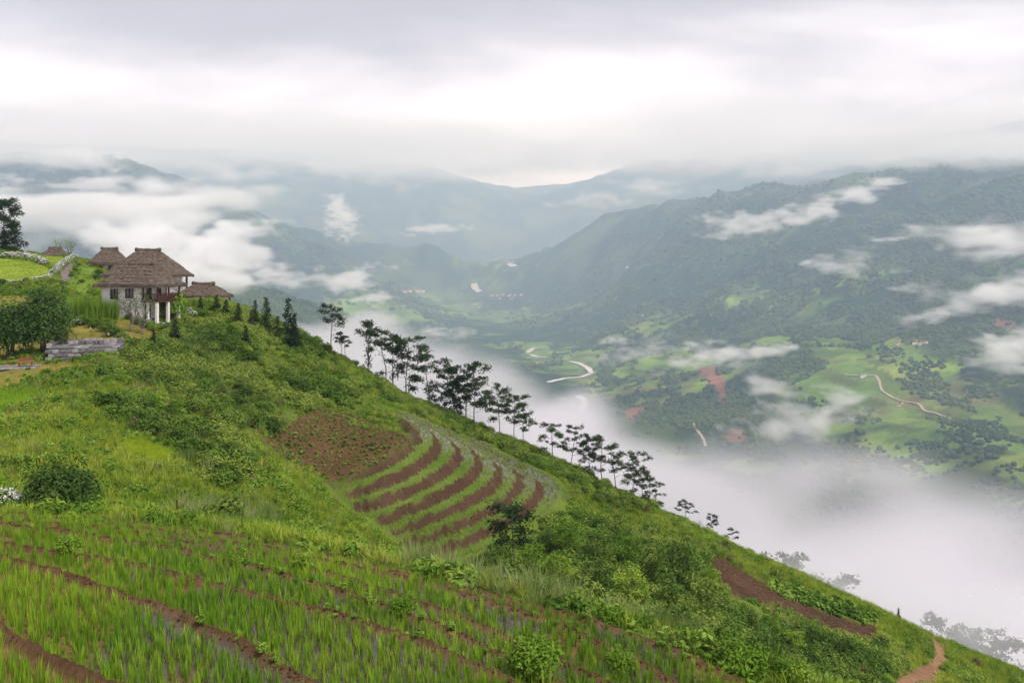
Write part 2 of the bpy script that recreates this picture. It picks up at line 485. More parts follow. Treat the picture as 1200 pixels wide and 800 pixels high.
def hill_fields(x, y):
    """height and the terrace coordinates at numpy arrays x, y"""
    zb = base(x, y)
    zb = zb + 0.7 * (fbm(x / 5, y / 5, 4, 3) - .5) * sstep(25, 45, y) + 0.9 * (fbm(x / 17, y / 17, 3, 5) - .5) * sstep(30, 60, y)
    r = {}
    # foreground paddies
    e = 0.15
    near = (y > 5) & (y < 45) & (x > -45) & (x < 25)
    G = np.full(x.shape, -9.0); D = np.full(x.shape, 9.0)
    xs, ys = x[near], y[near]
    wob = 0.08 * (fbm(xs / 1.3, ys / 1.3, 3, 21) - .5)
    g0 = gp(xs, ys); gx = (gp(xs + e, ys) - g0) / e; gy = (gp(xs, ys + e) - g0) / e
    gl = np.maximum(np.hypot(gx, gy), 0.12)
    g0 = g0 + wob * gl * 3
    G[near] = g0
    k = np.clip(np.round(g0), -1, 6); dist = (g0 - k) / gl                 # metres outward of the nearest bund
    zt = np.array(PZT); kk = k.astype(int)
    z_in = zt[np.maximum(kk + 1, 0)] - 0.15                                              # bed inside the bund
    z_out = np.where(kk < 6, zt[np.minimum(kk + 2, 7)] - 0.15, zt[7] - 1.0)
    lump = 0.10 * (fbm(xs * 3.5, ys * 3.5, 4, 8) - .5)
    prof = np.where(dist < 0, z_in + (zt[kk + 1] - z_in) * sstep(-0.18, -0.03, dist),
                    zt[kk + 1] + (z_out - zt[kk + 1]) * sstep(0.06, 0.22, dist))
    onb = sstep(-0.18, -0.08, dist) * (1 - sstep(0.16, 0.34, dist))
    prof = prof + lump * onb + 0.03 * (fbm(xs * 2, ys * 2, 3, 9) - .5)
    wgt = sstep(-1.75, -1.45, g0) * (1 - sstep(0.5, 2.2, np.where(k >= 6, dist, 0)))
    z = zb.copy()
    z[near] = z[near] * (1 - wgt) + prof * wgt
    DD = np.full(x.shape, 9.0); DD[near] = np.where(np.abs(g0) < 9, dist, 9); r['dist'] = DD
    r['gp'] = G; bw = np.zeros(x.shape); bw[near] = onb * wgt; r['bund'] = bw
    pw = np.zeros(x.shape); pw[near] = wgt * (g0 < 6); r['pad'] = pw
    # spur terraces
    mx0, my0 = MPOLY.min(0) - 3; mx1, my1 = MPOLY.max(0) + 3
    near = (x > mx0) & (x < mx1) & (y > my0) & (y < my1)
    xs, ys = x[near], y[near]
    g0 = gm(xs, ys); e = 0.3
    gx = (gm(xs + e, ys) - g0) / e; gy = (gm(xs, ys + e) - g0) / e; gl = np.maximum(np.hypot(gx, gy), .05)
    g0 = g0 + 0.05 * (fbm(xs / 1.5, ys / 1.5, 3, 31) - .5)
    g0 = np.clip(g0, 0.0, 7.5)
    k = np.floor(g0); f = g0 - k
    fr = np.where(k < 7, 0.38, 0.9)
    ztop = MT0 - MST * (k - 1)
    zz = ztop - MST * np.clip(f / fr, 0, 1) ** 0.9
    zz = zz + 0.10 * sstep(0.93, 0.99, f) + 0.10 * (1 - sstep(0, 0.06, f))   # small earth lip
    soil = np.where(k < 7, (1 - sstep(fr, fr + 0.05, f)), 0) + sstep(0.92, 0.97, f)
    zz = zz + 0.16 * (fbm(xs * 1.6, ys * 1.6, 4, 12) - .5) * np.clip(soil, 0, 1)
    wm = softpoly(xs, ys, [tuple(v) for v in MPOLY], 0.5)
    z[near] = z[near] * (1 - wm) + zz * wm
    for nm, v in (('gm', g0), ('wm', wm), ('msoil', np.clip(soil, 0, 1) * wm)):
        a = np.zeros(x.shape); a[near] = v; r[nm] = a
    r['z'] = z
    return r

RR = np.exp(np.arange(math.log(6.5), math.log(250.0), 0.0052)) - 12.0
UU = np.arange(-0.80, 0.761, 0.0033)
GY, GU = np.meshgrid(RR, UU, indexing='ij')
GX = GU * (GY + 12.0)
HF = hill_fields(GX, GY)
GZ = HF['z']
def hill_z(x, y):
    """height by bilinear lookup in the hillside grid"""
    x = np.asarray(x, float); y = np.asarray(y, float)
    fi = np.clip((np.log(y + 12) - math.log(6.5)) / 0.0052, 0, len(RR) - 1.001); fj = np.clip((x / (y + 12) + 0.80) / 0.0033, 0, len(UU) - 1.001)
    i = fi.astype(int); j = fj.astype(int); a = fi - i; b = fj - j
    return (GZ[i, j] * (1 - b) + GZ[i, j + 1] * b) * (1 - a) + (GZ[i + 1, j] * (1 - b) + GZ[i + 1, j + 1] * b) * a
def lookup(A, x, y):
    fi = np.clip((np.log(y + 12) - math.log(6.5)) / 0.0052, 0, len(RR) - 1); fj = np.clip((x / (y + 12) + 0.80) / 0.0033, 0, len(UU) - 1)
    return A[np.round(fi).astype(int), np.round(fj).astype(int)]
def on_hill(px, py, dmin=20, dmax=220):
    """where the sight line through a photo pixel meets the hillside"""
    d = np.exp(np.linspace(math.log(dmin), math.log(dmax), 900))
    zz = hill_z((px - 600) / F * d, d); ln = (HZ - py) / F * d
    b = np.nonzero(zz >= ln)[0]
    if len(b) == 0: return None
    dd = d[b[0]]; return ((px - 600) / F * dd, dd, float(zz[b[0]]))
def ground_at(px, d):
    x = (px - 600) / F * d
    return (x, d, float(hill_z(np.array([x]), np.array([d]))[0]))

# ---------------- land cover on the hillside
PXX, PYY = pix(GX, np.maximum(GY, 1.0), GZ)
def zone(poly, w, d0, d1):
    return softpoly(PXX, PYY, poly, w) * ((GY > d0) & (GY < d1))
LAWN = [(-120, 306), (-60, 302), (0, 302.5), (30, 305), (52, 311), (62, 320), (56, 327), (30, 331), (0, 335), (-120, 342)]
LAWN2 = [(40, 296), (60, 298), (80, 302), (75, 308), (60, 312), (45, 304)]
LAWN3 = [(74, 328), (84, 318), (92, 309), (104, 306), (118, 320), (116, 334), (100, 346), (88, 342)]
PATH = [(66, 332), (71, 326), (70, 319), (78, 311), (86, 307), (93, 307), (88, 312), (81, 319), (84, 326), (77, 331)]
MOWN = [(0, 420), (60, 410), (130, 412), (150, 395), (120, 372), (60, 345), (0, 348), (-120, 345), (-120, 470), (0, 455), (60, 440), (110, 425)]
MOWN2 = [(130, 366), (165, 378), (190, 390), (185, 405), (160, 408), (140, 390)]
LAWN4 = [(188, 378), (200, 364), (214, 362), (218, 372), (204, 386), (192, 388)]
PLOTS = [(-60, 500), (-60, 462), (0, 458), (52, 455), (40, 468), (0, 492)]
BROWN = [(310, 515), (345, 492), (372, 478), (400, 481), (440, 497), (484, 513), (474, 526), (440, 546), (385, 565), (372, 556), (345, 540)]
YEL = [(143, 516), (160, 514), (185, 524), (206, 534), (180, 539), (150, 530)]
FURROW = [(828, 650), (850, 655), (880, 675), (920, 700), (975, 720), (1028, 735), (1024, 748), (985, 742), (925, 715), (860, 698), (838, 680)]
CABB = [(895, 678), (930, 686), (980, 702), (1022, 718), (1030, 732), (1000, 728), (950, 712), (905, 694)]
TRACK = [(1088, 744), (1100, 750), (1108, 762), (1112, 775), (1102, 790), (1090, 808), (1035, 812), (1060, 790), (1085, 778), (1095, 768), (1092, 755)]
Zn = {n: zone(p, w_, a, b) for n, p, w_, a, b in (
    ('lawn', LAWN, .7, 100, 160), ('lawn2', LAWN2, .7, 120, 175), ('lawn3', LAWN3, 1.5, 100, 160), ('path', PATH, .6, 100, 160), ('mown', MOWN, 3, 60, 130),
    ('mown2', MOWN2, 2, 80, 120), ('lawn4', LAWN4, 2, 90, 125), ('plots', PLOTS, .8, 50, 85), ('brown', BROWN, 2, 60, 110), ('yel', YEL, 2, 45, 70),
    ('furrow', FURROW, 1.5, 55, 110), ('cabb', CABB, 1.2, 55, 110), ('track', TRACK, 2, 40, 110))}
def tint(c, col, wgt):
    return c * (1 - wgt[..., None]) + np.array(col) * wgt[..., None]
# ploughed furrows
FUR = (GX * math.sin(.5) + GY * math.cos(.5)) + .6 * np.sin((GX * math.cos(.5) - GY * math.sin(.5)) / 5)
GZ = GZ + .16 * Zn['furrow'] * np.sin(FUR * 6.283 / 1.25) + .10 * Zn['brown'] * np.sin((GX * -math.sin(.55) + GY * math.cos(.55)) * 6.283 / .85)
nz1 = fbm(GX / 9, GY / 9, 4, 41); nz2 = fbm(GX / 1.7, GY / 1.7, 4, 42)
HC = np.zeros(GX.shape + (3,)); HC[:] = (0.075, 0.11, 0.022)
HC = tint(HC, (0.13, 0.19, 0.03), sstep(.4, .7, nz1) * .8)
HC = tint(HC, (0.05, 0.055, 0.018), sstep(.5, .75, nz2) * .6)
HC = tint(HC, (0.20, 0.17, 0.045), Zn['mown'] * (.6 + .4 * nz2)); HC = tint(HC, (0.22, 0.18, 0.05), Zn['mown2'] * .8)
for k_ in ('lawn', 'lawn2'): HC = tint(HC, (0.21, 0.285, 0.04), Zn[k_])
HC = tint(HC, (0.115, 0.19, 0.03), Zn['lawn3']); HC = tint(HC, (0.12, 0.19, 0.035), Zn['lawn4'])
HC = tint(HC, (0.17, 0.14, 0.145), Zn['path'])
HC = tint(HC, (0.10, 0.20, 0.03), Zn['plots']); HC = tint(HC, (0.26, 0.36, 0.02), Zn['yel'])
SOIL = (0.155, 0.066, 0.036)
HC = tint(HC, (0.105, 0.055, 0.034), Zn['brown'] * (.75 + .25 * nz2))
HC = tint(HC, (0.085, 0.05, 0.034), Zn['furrow']); HC = tint(HC, (0.23, 0.135, 0.08), Zn['track'])
HC = tint(HC, (0.12, 0.17, 0.03), HF['wm'])
HC = tint(HC, (0.078, 0.047, 0.031), HF['msoil'])
HC = tint(HC, (0.17, 0.105, 0.05), np.clip(HF['pad'], 0, 1))
HC = tint(HC, (0.105, 0.062, 0.034), HF['bund'])
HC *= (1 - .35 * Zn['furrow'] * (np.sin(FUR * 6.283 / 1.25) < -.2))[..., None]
HC *= (0.7 + 0.6 * nz2)[..., None]
# wet beds: paddies between bunds and the spur terraces
wetn = fbm(GX / 3.1, GY / 5.3, 3, 51)
WET = np.clip(HF['pad'], 0, 1) * (1 - HF['bund']) * sstep(.42, .5, wetn + 0.12 * sstep(1.5, 3, HF['gp']) - 0.06)
WETM = HF['wm'] * (1 - HF['msoil']) * sstep(80, 92, GY + 4 * nz1)
WET = np.maximum(WET, WETM)

m, t, n, l = newmat('earth_and_grass')
o_ = n('ShaderNodeOutputMaterial'); b_ = n('ShaderNodeBsdfPrincipled')
ca = n('ShaderNodeAttribute'); ca.attribute_name = 'col'; wa = n('ShaderNodeAttribute'); wa.attribute_name = 'wet'
ns_ = noise_node(t, 7.0, 6, 0.65)
mm = n('ShaderNodeMix'); mm.data_type = 'RGBA'; mm.blend_type = 'MULTIPLY'; mm.inputs[0].default_value = 0.8
rr = ramp(t, ns_.outputs['Fac'], [(0.25, (.5, .48, .45)), (0.75, (1.35, 1.32, 1.3))])
l(ca.outputs['Color'], mm.inputs[6]); l(rr.outputs[0], mm.inputs[7])
dk = n('ShaderNodeMix'); dk.data_type = 'RGBA'; l(wa.outputs['Fac'], dk.inputs[0]); l(mm.outputs[2], dk.inputs[6]); dk.inputs[7].default_value = (0.06, 0.042, 0.03, 1)
l(dk.outputs[2], b_.inputs['Base Color'])
mr = n('ShaderNodeMapRange'); mr.inputs['To Min'].default_value = 0.95; mr.inputs['To Max'].default_value = 0.06
l(wa.outputs['Fac'], mr.inputs['Value']); l(mr.outputs[0], b_.inputs['Roughness'])
ms = n('ShaderNodeMath'); ms.operation = 'MULTIPLY'; ms.inputs[1].default_value = 0.5; l(wa.outputs['Fac'], ms.inputs[0]); l(ms.outputs[0], b_.inputs['Specular IOR Level'])
nb_ = noise_node(t, 22.0, 5, 0.7); bm_ = n('ShaderNodeBump'); bm_.inputs['Distance'].default_value = 0.06
bs = n('ShaderNodeMath'); bs.operation = 'SUBTRACT'; bs.inputs[0].default_value = 0.75; bs.use_clamp = True; l(wa.outputs['Fac'], bs.inputs[1])
l(bs.outputs[0], bm_.inputs['Strength']); l(nb_.outputs['Fac'], bm_.inputs['Height']); l(bm_.outputs[0], b_.inputs['Normal'])
l(b_.outputs[0], o_.inputs['Surface'])
EARTH = m

# ---------------- cut the grid into the pieces one can tell apart
ni, nj = GX.shape
idx = np.arange(ni * nj).reshape(ni, nj)
FA = np.stack([idx[:-1, :-1], idx[:-1, 1:], idx[1:, 1:], idx[1:, :-1]], -1).reshape(-1, 4)
VV = np.stack([GX, GY, GZ], -1).reshape(-1, 3)
def fc(A): return ((A[:-1, :-1] + A[:-1, 1:] + A[1:, 1:] + A[1:, :-1]) / 4).ravel()
fid = np.zeros(len(FA), int); names = {0: ('hillside', None)}
pw, bw, gpf = fc(HF['pad']), fc(HF['bund']), fc(HF['gp'])
for k in range(0, 7):
    s_ = (pw > .5) & (np.ceil(gpf) == k) & (bw <= .35); fid[s_] = 1 + k; names[1 + k] = ('paddy_bed', 'foreground')
for k in range(0, 7):
    s_ = (bw > .35) & (np.round(gpf) == k); fid[s_] = 11 + k; names[11 + k] = ('earth_bund', 'foreground')
wmf, msf, gmf = fc(HF['wm']), fc(HF['msoil']), fc(HF['gm'])
for k in range(0, 8):
    s_ = (wmf > .5) & (np.floor(gmf) == k) & (msf <= .5); fid[s_] = 21 + k; names[21 + k] = ('terrace_bed', 'spur')
    s_ = (wmf > .5) & (np.floor(gmf + .06) == k) & (msf > .5); fid[s_] = 31 + k; names[31 + k] = ('terrace_riser', 'spur')
for q, (zn, nm) in enumerate((('lawn', 'lawn'), ('path', 'garden_path'), ('brown', 'ploughed_plot'), ('furrow', 'furrowed_field'), ('track', 'dirt_track'), ('plots', 'rice_plot'))):
    s_ = (fc(Zn[zn]) > .5) & (fid == 0); fid[s_] = 41 + q; names[41 + q] = (nm, None)
roots = {}
def root_of(key):
    if key not in roots:
        roots[key] = obj({'foreground': 'rice_paddies', 'spur': 'rice_terraces'}[key], None); tag(roots[key], kind='structure')
    return roots[key]
CC = HC.reshape(-1, 3); WW = WET.ravel()
for k, (nm, rt) in names.items():
    sel = FA[fid == k]
    if len(sel) == 0: continue
    u, inv = np.unique(sel, return_inverse=True)
    me = np_mesh(nm, VV[u], inv.reshape(-1, 4), True, CC[u], wet=WW[u]); me.materials.append(EARTH)
    o = obj(nm, me, root_of(rt) if rt else None)
    if not rt: tag(o, kind='structure')

# ================================================================ the valley and the mountains
RIVER = [(556, 334), (556, 339), (562, 343)], [(618, 414), (626, 408), (634, 408)], [(622, 416), (630, 419), (640, 419)], [(668, 424), (680, 427), (690, 433), (694, 438), (685, 442), (668, 443), (652, 446), (642, 449)], [(676, 464), (683, 468), (686, 474), (680, 482)], [(598, 312), (603, 314)]
FCP = [P(*c) for c in [
    # valley floor along the river
    (556, 337, 9500), (585, 372, 6000), (600, 390, 4800), (622, 411, 3900), (655, 425, 3440), (690, 438, 3120), (650, 447, 2925), (682, 472, 2500), (640, 430, 3300), (690, 460, 2700), (560, 405, 4100), (620, 440, 3000),
    (700, 520, 1950), (600, 312, 11000), (760, 560, 1650), (1000, 700, 1050), (1200, 800, 850), (500, 440, 2900),
    # left side
    (520, 380, 5200), (450, 350, 5600), (530, 342, 7400), (470, 400, 4000), (380, 315, 6000), (300, 278, 6000), (220, 238, 6000), (150, 200, 6000), (60, 190, 6200), (0, 188, 6500), (-200, 170, 6000), (100, 300, 4800), (0, 280, 4800), (-200, 300, 4000),
    (280, 322, 2900), (325, 338, 2800), (240, 345, 2700), (380, 372, 2700), (440, 408, 2600), (330, 380, 2300), (200, 380, 2000), (440, 300, 7600), (510, 296, 7800), (590, 322, 8600), (440, 330, 6600),
    # right massif
    (622, 308, 9200), (690, 268, 7400), (780, 236, 6300), (850, 224, 5700), (930, 225, 5300), (985, 222, 5200), (1060, 200, 5200), (1200, 180, 5000), (1400, 160, 4800), (920, 250, 6800), (1000, 215, 7200),
    (700, 335, 5800), (650, 350, 6300), (760, 300, 5400), (830, 270, 5000), (800, 330, 4600), (900, 300, 4200), (1000, 270, 4100), (1100, 235, 4000), (1200, 240, 3700),
    (1000, 345, 3100), (1100, 345, 2800), (1200, 350, 2500), (900, 365, 3300), (800, 370, 3800), (720, 385, 4400), (750, 418, 3050), (850, 415, 2700), (950, 410, 2450), (1050, 405, 2350), (1150, 415, 2100), (1300, 420, 2000),
    (770, 450, 2500), (850, 470, 2200), (950, 470, 2000), (1050, 460, 1950), (1150, 485, 1700), (1200, 570, 1300), (830, 520, 1900), (900, 560, 1600), (1050, 560, 1450), (1300, 600, 1200),
    # far range
    (300, 195, 12500), (450, 190, 13000), (560, 215, 13500), (620, 235, 14000), (700, 205, 13500), (800, 190, 13000), (950, 190, 12500), (500, 250, 11500), (700, 260, 11500), (380, 235, 11500), (-300, 160, 12500), (1300, 130, 11000)]]
FCP += [(-250, 160, -120), (0, 150, -110), (120, 140, -140), (300, 150, -190), (-400, 300, -150), (0, 320, -190), (300, 300, -250), (-500, 700, -200), (0, 650, -320), (450, 600, -390), (-700, 1300, -250), (-150, 1300, -390), (400, 1100, -430), (900, 700, -400), (-1500, 1500, -150), (-1800, 500, 0), (1500, 700, -330), (-500, 2000, -300)]
ftps = TPS([c[:2] for c in FCP], [c[2] for c in FCP], 3e-6)
def far_h(x, y):
    z = ftps(x, y)
    up = np.maximum(sstep(-440, -150, z), .6 * sstep(-425, -370, z) * sstep(250, 600, x)) * sstep(500, 1500, y)
    a = np.clip(y / 5000, .35, 1.3)
    wx = x + 260 * (fbm(x / 900, y / 900, 3, 71) - .5); wy = y + 260 * (fbm(x / 900 + 9, y / 900, 3, 72) - .5)
    a = a * (1 - .55 * sstep(4800, 7500, y))
    z = z + up * a * (220 * (fbm(wx / 1500, wy / 1500, 3, 73, ridged=True) - .66) + 210 * (fbm(wx / 520, wy / 520, 4, 74, ridged=True) - .55))
    z = z + (0.25 + .75 * up) * (26 * (fbm(x / 120, y / 120, 4, 75) - .5)) * sstep(300, 900, y)
    return z
FY = np.exp(np.arange(math.log(135.0), math.log(15500.0), 0.0088)); FU = np.linspace(-1.05, 1.05, 620)
fy, fu = np.meshgrid(FY, FU, indexing='ij'); fx = fu * (fy + 90)
fz = far_h(fx, fy)
def far_z(x, y):
    x = np.asarray(x, float); y = np.asarray(y, float)
    a = np.clip((np.log(y) - math.log(135.0)) / 0.0088, 0, len(FY) - 1.001); b = np.clip((x / (y + 90) + 1.05) / (2.1 / 619), 0, 618.999)
    i = a.astype(int); j = b.astype(int); a -= i; b -= j
    return (fz[i, j] * (1 - b) + fz[i, j + 1] * b) * (1 - a) + (fz[i + 1, j] * (1 - b) + fz[i + 1, j + 1] * b) * a
def on_far(px, py, d0=900, d1=14500):
    d = np.exp(np.linspace(math.log(d0), math.log(d1), 1500))
    b = np.nonzero(far_z((px - 600) / F * d, d) >= (HZ - py) / F * d)[0]
    dd = d[b[0]] if len(b) else d1
    return ((px - 600) / F * dd, dd, (HZ - py) / F * dd)
fpx, fpy = pix(fx, fy, fz)
gy_, gx_ = np.gradient(fz); slope = np.hypot(np.gradient(fz, axis=0) / np.gradient(fy, axis=0), np.gradient(fz, axis=1) / np.gradient(fx, axis=1))
c1 = fbm(fx / 420, fy / 420, 4, 81); c2 = fbm(fx / 70, fy / 70, 4, 82); c3 = fbm(fx / 1300, fy / 1300, 3, 83)
low = 1 - sstep(-260, -90, fz)
field = sstep(.56, .62, c1 * .6 + c2 * .15 + c3 * .25 + .10 * low - .05) * (1 - sstep(.45, .8, slope)) * (1 - .85 * sstep(-330, 250, fz + 260 * (c3 - .5)))
BRF = [[(616, 404), (700, 404), (704, 440), (690, 462), (660, 470), (640, 440), (610, 425)], [(905, 424), (960, 412), (1020, 396), (1075, 396), (1130, 420), (1130, 460), (1080, 482), (1040, 470), (1010, 440), (960, 428)],
       [(700, 408), (760, 390), (768, 384), (772, 392), (720, 412)], [(836, 350), (895, 335), (905, 345), (850, 362)], [(920, 365), (985, 345), (1000, 358), (940, 378)], [(1010, 500), (1110, 492), (1150, 510), (1100, 530), (1020, 530)]]
for p_ in BRF:
    field = np.maximum(field, softpoly(fpx, fpy, p_, 5) * ((fy > 1100) & (fy < 5200)) * sstep(.46, .55, c2 * .5 + c1 * .5))
bare = sstep(.64, .70, fbm(fx / 210, fy / 210, 4, 84)) * low * .7
SLIDE = [[(813, 430), (838, 428), (848, 440), (852, 462), (853, 476), (846, 474), (838, 458), (826, 446)], [(728, 484), (752, 474), (758, 480), (740, 492)], [(1166, 372), (1190, 378), (1186, 386), (1164, 382)], [(842, 505), (862, 500), (880, 512), (862, 520)]]
slide = np.zeros(fx.shape)
for p_ in SLIDE: slide = np.maximum(slide, softpoly(fpx, fpy, p_, 2.5) * ((fy > 1200) & (fy < 4500)) * sstep(.2, .42, c2 * .6 + .4 * fbm(fx / 30, fy / 30, 3, 90)))
FC = np.zeros(fx.shape + (3,)); FC[:] = (0.016, 0.036, 0.018)
FC = tint(FC, (0.05, 0.085, 0.025), sstep(.45, .7, c2) * .7); FC = tint(FC, (0.075, 0.105, 0.04), sstep(.5, .62, fbm(fx / 260, fy / 260, 5, 86)) * .8); FC *= (.55 + .9 * fbm(fx / 700, fy / 500, 4, 88))[..., None]
FC = tint(FC, (0.10, 0.17, 0.03), field); FC = tint(FC, (0.15, 0.22, 0.04), field * sstep(.5, .7, c2) * .7)
FC = tint(FC, (0.12, 0.115, 0.05), bare * field)
FC = tint(FC, (0.20, 0.095, 0.062), slide)
# fields are split into parcels
px_ = fx + 30 * (c2 - .5) + .35 * fy; py_ = fy + 40 * (c1 - .5)
pc = hash2(np.floor(px_ / 48), np.floor(py_ / 75), 3); pc2 = hash2(np.floor(px_ / 48), np.floor(py_ / 75), 4)
FC = np.where((field > .3)[..., None], FC * (.55 + .85 * pc)[..., None] * np.where((pc2 > .8)[..., None], np.array([1.2, .98, 1.1]), 1.0), FC)
forest = (1 - .93 * field) * (1 - slide) * sstep(-425, -395, fz + 40 * (c2 - .5))
m, t, n, l = newmat('valley_land')
o_ = n('ShaderNodeOutputMaterial'); b_ = n('ShaderNodeBsdfPrincipled'); b_.inputs['Roughness'].default_value = 0.95; b_.inputs['Specular IOR Level'].default_value = 0.0
ca = n('ShaderNodeAttribute'); ca.attribute_name = 'col'
ns_ = noise_node(t, 0.035, 6, 0.7); rr = ramp(t, ns_.outputs['Fac'], [(0.3, (.72, .74, .76)), (0.7, (1.22, 1.2, 1.15))])
mm = n('ShaderNodeMix'); mm.data_type = 'RGBA'; mm.blend_type = 'MULTIPLY'; mm.inputs[0].default_value = 1.0
l(ca.outputs['Color'], mm.inputs[6]); l(rr.outputs[0], mm.inputs[7]); l(mm.outputs[2], b_.inputs['Base Color'])
nb_ = noise_node(t, 0.05, 5, 0.7); bm_ = n('ShaderNodeBump'); bm_.inputs['Distance'].default_value = 10; bm_.inputs['Strength'].default_value = 0.5
l(nb_.outputs['Fac'], bm_.inputs['Height']); l(bm_.outputs[0], b_.inputs['Normal']); l(b_.outputs[0], o_.inputs['Surface'])
ni, nj = fx.shape; idx = np.arange(ni * nj).reshape(ni, nj)
FA2 = np.stack([idx[:-1, :-1], idx[:-1, 1:], idx[1:, 1:], idx[1:, :-1]], -1).reshape(-1, 4)
me = np_mesh('valley_terrain', np.stack([fx, fy, fz], -1).reshape(-1, 3), FA2, True, FC.reshape(-1, 3)); me.materials.append(m)
tag(obj('valley_terrain', me), kind='structure')

# ---------------- river, roads
m, t, n, l = newmat('river_water')
o_ = n('ShaderNodeOutputMaterial'); b_ = n('ShaderNodeBsdfPrincipled'); b_.inputs['Roughness'].default_value = 0.25
ns_ = noise_node(t, 0.05, 4); rr = ramp(t, ns_.outputs['Fac'], [(0.35, (.36, .33, .30)), (0.62, (.62, .58, .54))]); l(rr.outputs[0], b_.inputs['Base Color']); l(b_.outputs[0], o_.inputs['Surface'])
RIVM = m
ROADM = plain('road_earth', (.42, .34, .27), (.30, .23, .17), .05)
def ribbon(name, pl, wid, mat, lift=2.5, step=12.0):
    q = smooth_line(dense([on_far(a, b) for a, b in pl], step), 2)
    tg = np.gradient(q, axis=0)[:, :2]; tg /= np.linalg.norm(tg, axis=1)[:, None] + 1e-9; nr = np.stack([-tg[:, 1], tg[:, 0]], 1)
    n_ = len(q); wv = wid * (0.75 + .5 * vnoise(np.arange(n_) * .35, np.zeros(n_), 5))
    cols = np.linspace(-.5, .5, 4); V = []
    for c in cols:
        xy = q[:, :2] + nr * (wv * c)[:, None]; V.append(np.c_[xy, far_z(xy[:, 0], xy[:, 1])])
    zc_ = np.max([v[:, 2] for v in V], 0) + lift
    V = np.stack([np.c_[v[:, :2], zc_ * .6 + (v[:, 2] + lift) * .4] for v in V], 1).reshape(-1, 3)
    f = [(i * 4 + c, i * 4 + c + 1, i * 4 + c + 5, i * 4 + c + 4) for i in range(n_ - 1) for c in range(3)]
    me = np_mesh(name, V, f, True); me.materials.append(mat)
    return tag(obj(name, me), kind='structure')
for r_ in RIVER: ribbon('river', r_, 20 if r_[0][1] > 400 else 50, RIVM)
for r_, w_ in (([(1012, 441), (1026, 440), (1030, 446), (1033, 458), (1044, 466), (1058, 471), (1078, 474), (1082, 482), (1096, 485), (1116, 492)], 9), ([(870, 477), (845, 480), (822, 487), (811, 494), (817, 505), (824, 514), (828, 526)], 10),
               ([(1012, 441), (990, 440)], 8), ([(905, 474), (922, 482)], 7), ([(720, 352), (728, 342)], 10), ([(540, 312), (552, 319)], 14), ([(1010, 424), (1060, 418)], 6)):
    ribbon('dirt_road', r_, w_ * .6, ROADM, 1.6, 8.0)

# ---------------- forest on the slopes of the valley: a far-off wood, one mass
def blob_mesh(name, mat, seed, n=10, hgt=1.0):
    bm = bmesh.new(); bmesh.ops.create_icosphere(bm, subdivisions=2, radius=0.5); rn = random.Random(seed)
    for v in bm.verts:
        k = 0.72 + .55 * rn.random(); v.co = Vector((v.co.x * k, v.co.y * k, v.co.z * hgt * (0.8 + .4 * rn.random()) + .28))
    m_ = bpy.data.meshes.new(name); bm.to_mesh(m_); bm.free(); m_.materials.append(mat); return m_
FORM = leafmat('forest_leaves', (.012, .028, .013), (.028, .055, .02), (.07, .105, .035), trans=0.1, wscale=0.004, rough=0.8)
blobs = [blob_mesh('forest_tree', FORM, s_, hgt=h_) for s_, h_ in ((1, 1.0), (2, 1.3), (3, .85))]
cell = np.gradient(fy, axis=0) * np.gradient(fx, axis=1)
rivd = np.full(fx.shape, 99.0)
for r_ in RIVER: rivd = np.minimum(rivd, polydist(fpx, fpy, r_, False))
forest = forest * sstep(7, 13, rivd)
clump = sstep(7, 12, rivd) * sstep(.47, .56, fbm(fx / 95, fy / 130, 4, 89))
dens = cell * np.where(field > .4, .75 * clump * (1 - slide), forest) * ((fy > 1000) & (fy < 6500)) * (np.abs(fu) < .72) * np.clip(3000 / fy, .25, 1.3) * (1 - .9 * sstep(2800, 4300, fy)) * sstep(.34, .52, c2 * .5 + .5 * fbm(fx / 160, fy / 160, 4, 87))
pr = dens.ravel() / dens.sum()
pick = RNG.choice(pr.size, 80000, p=pr); ii, jj = np.divmod(pick, fx.shape[1])
ii = np.clip(ii + RNG.random(len(ii)) - .5, 0, None); jj = jj + RNG.random(len(jj)) - .5
yy = np.exp(math.log(135.0) + ii * 0.0088); xx = (jj * (2.1 / 619) - 1.05) * (yy + 90)
zz = far_z(xx, yy)
sz = (7 + 9 * RNG.random(len(xx)) ** 2) * np.clip(yy / 2600, .8, 1.8)
rot = np.c_[np.zeros(len(xx)), np.zeros(len(xx)), RNG.random(len(xx)) * 6.28]
scatter('valley_forest', np.c_[xx, yy, zz - .1 * sz], rot, sz, RNG.integers(0, 3, len(xx)), blobs)

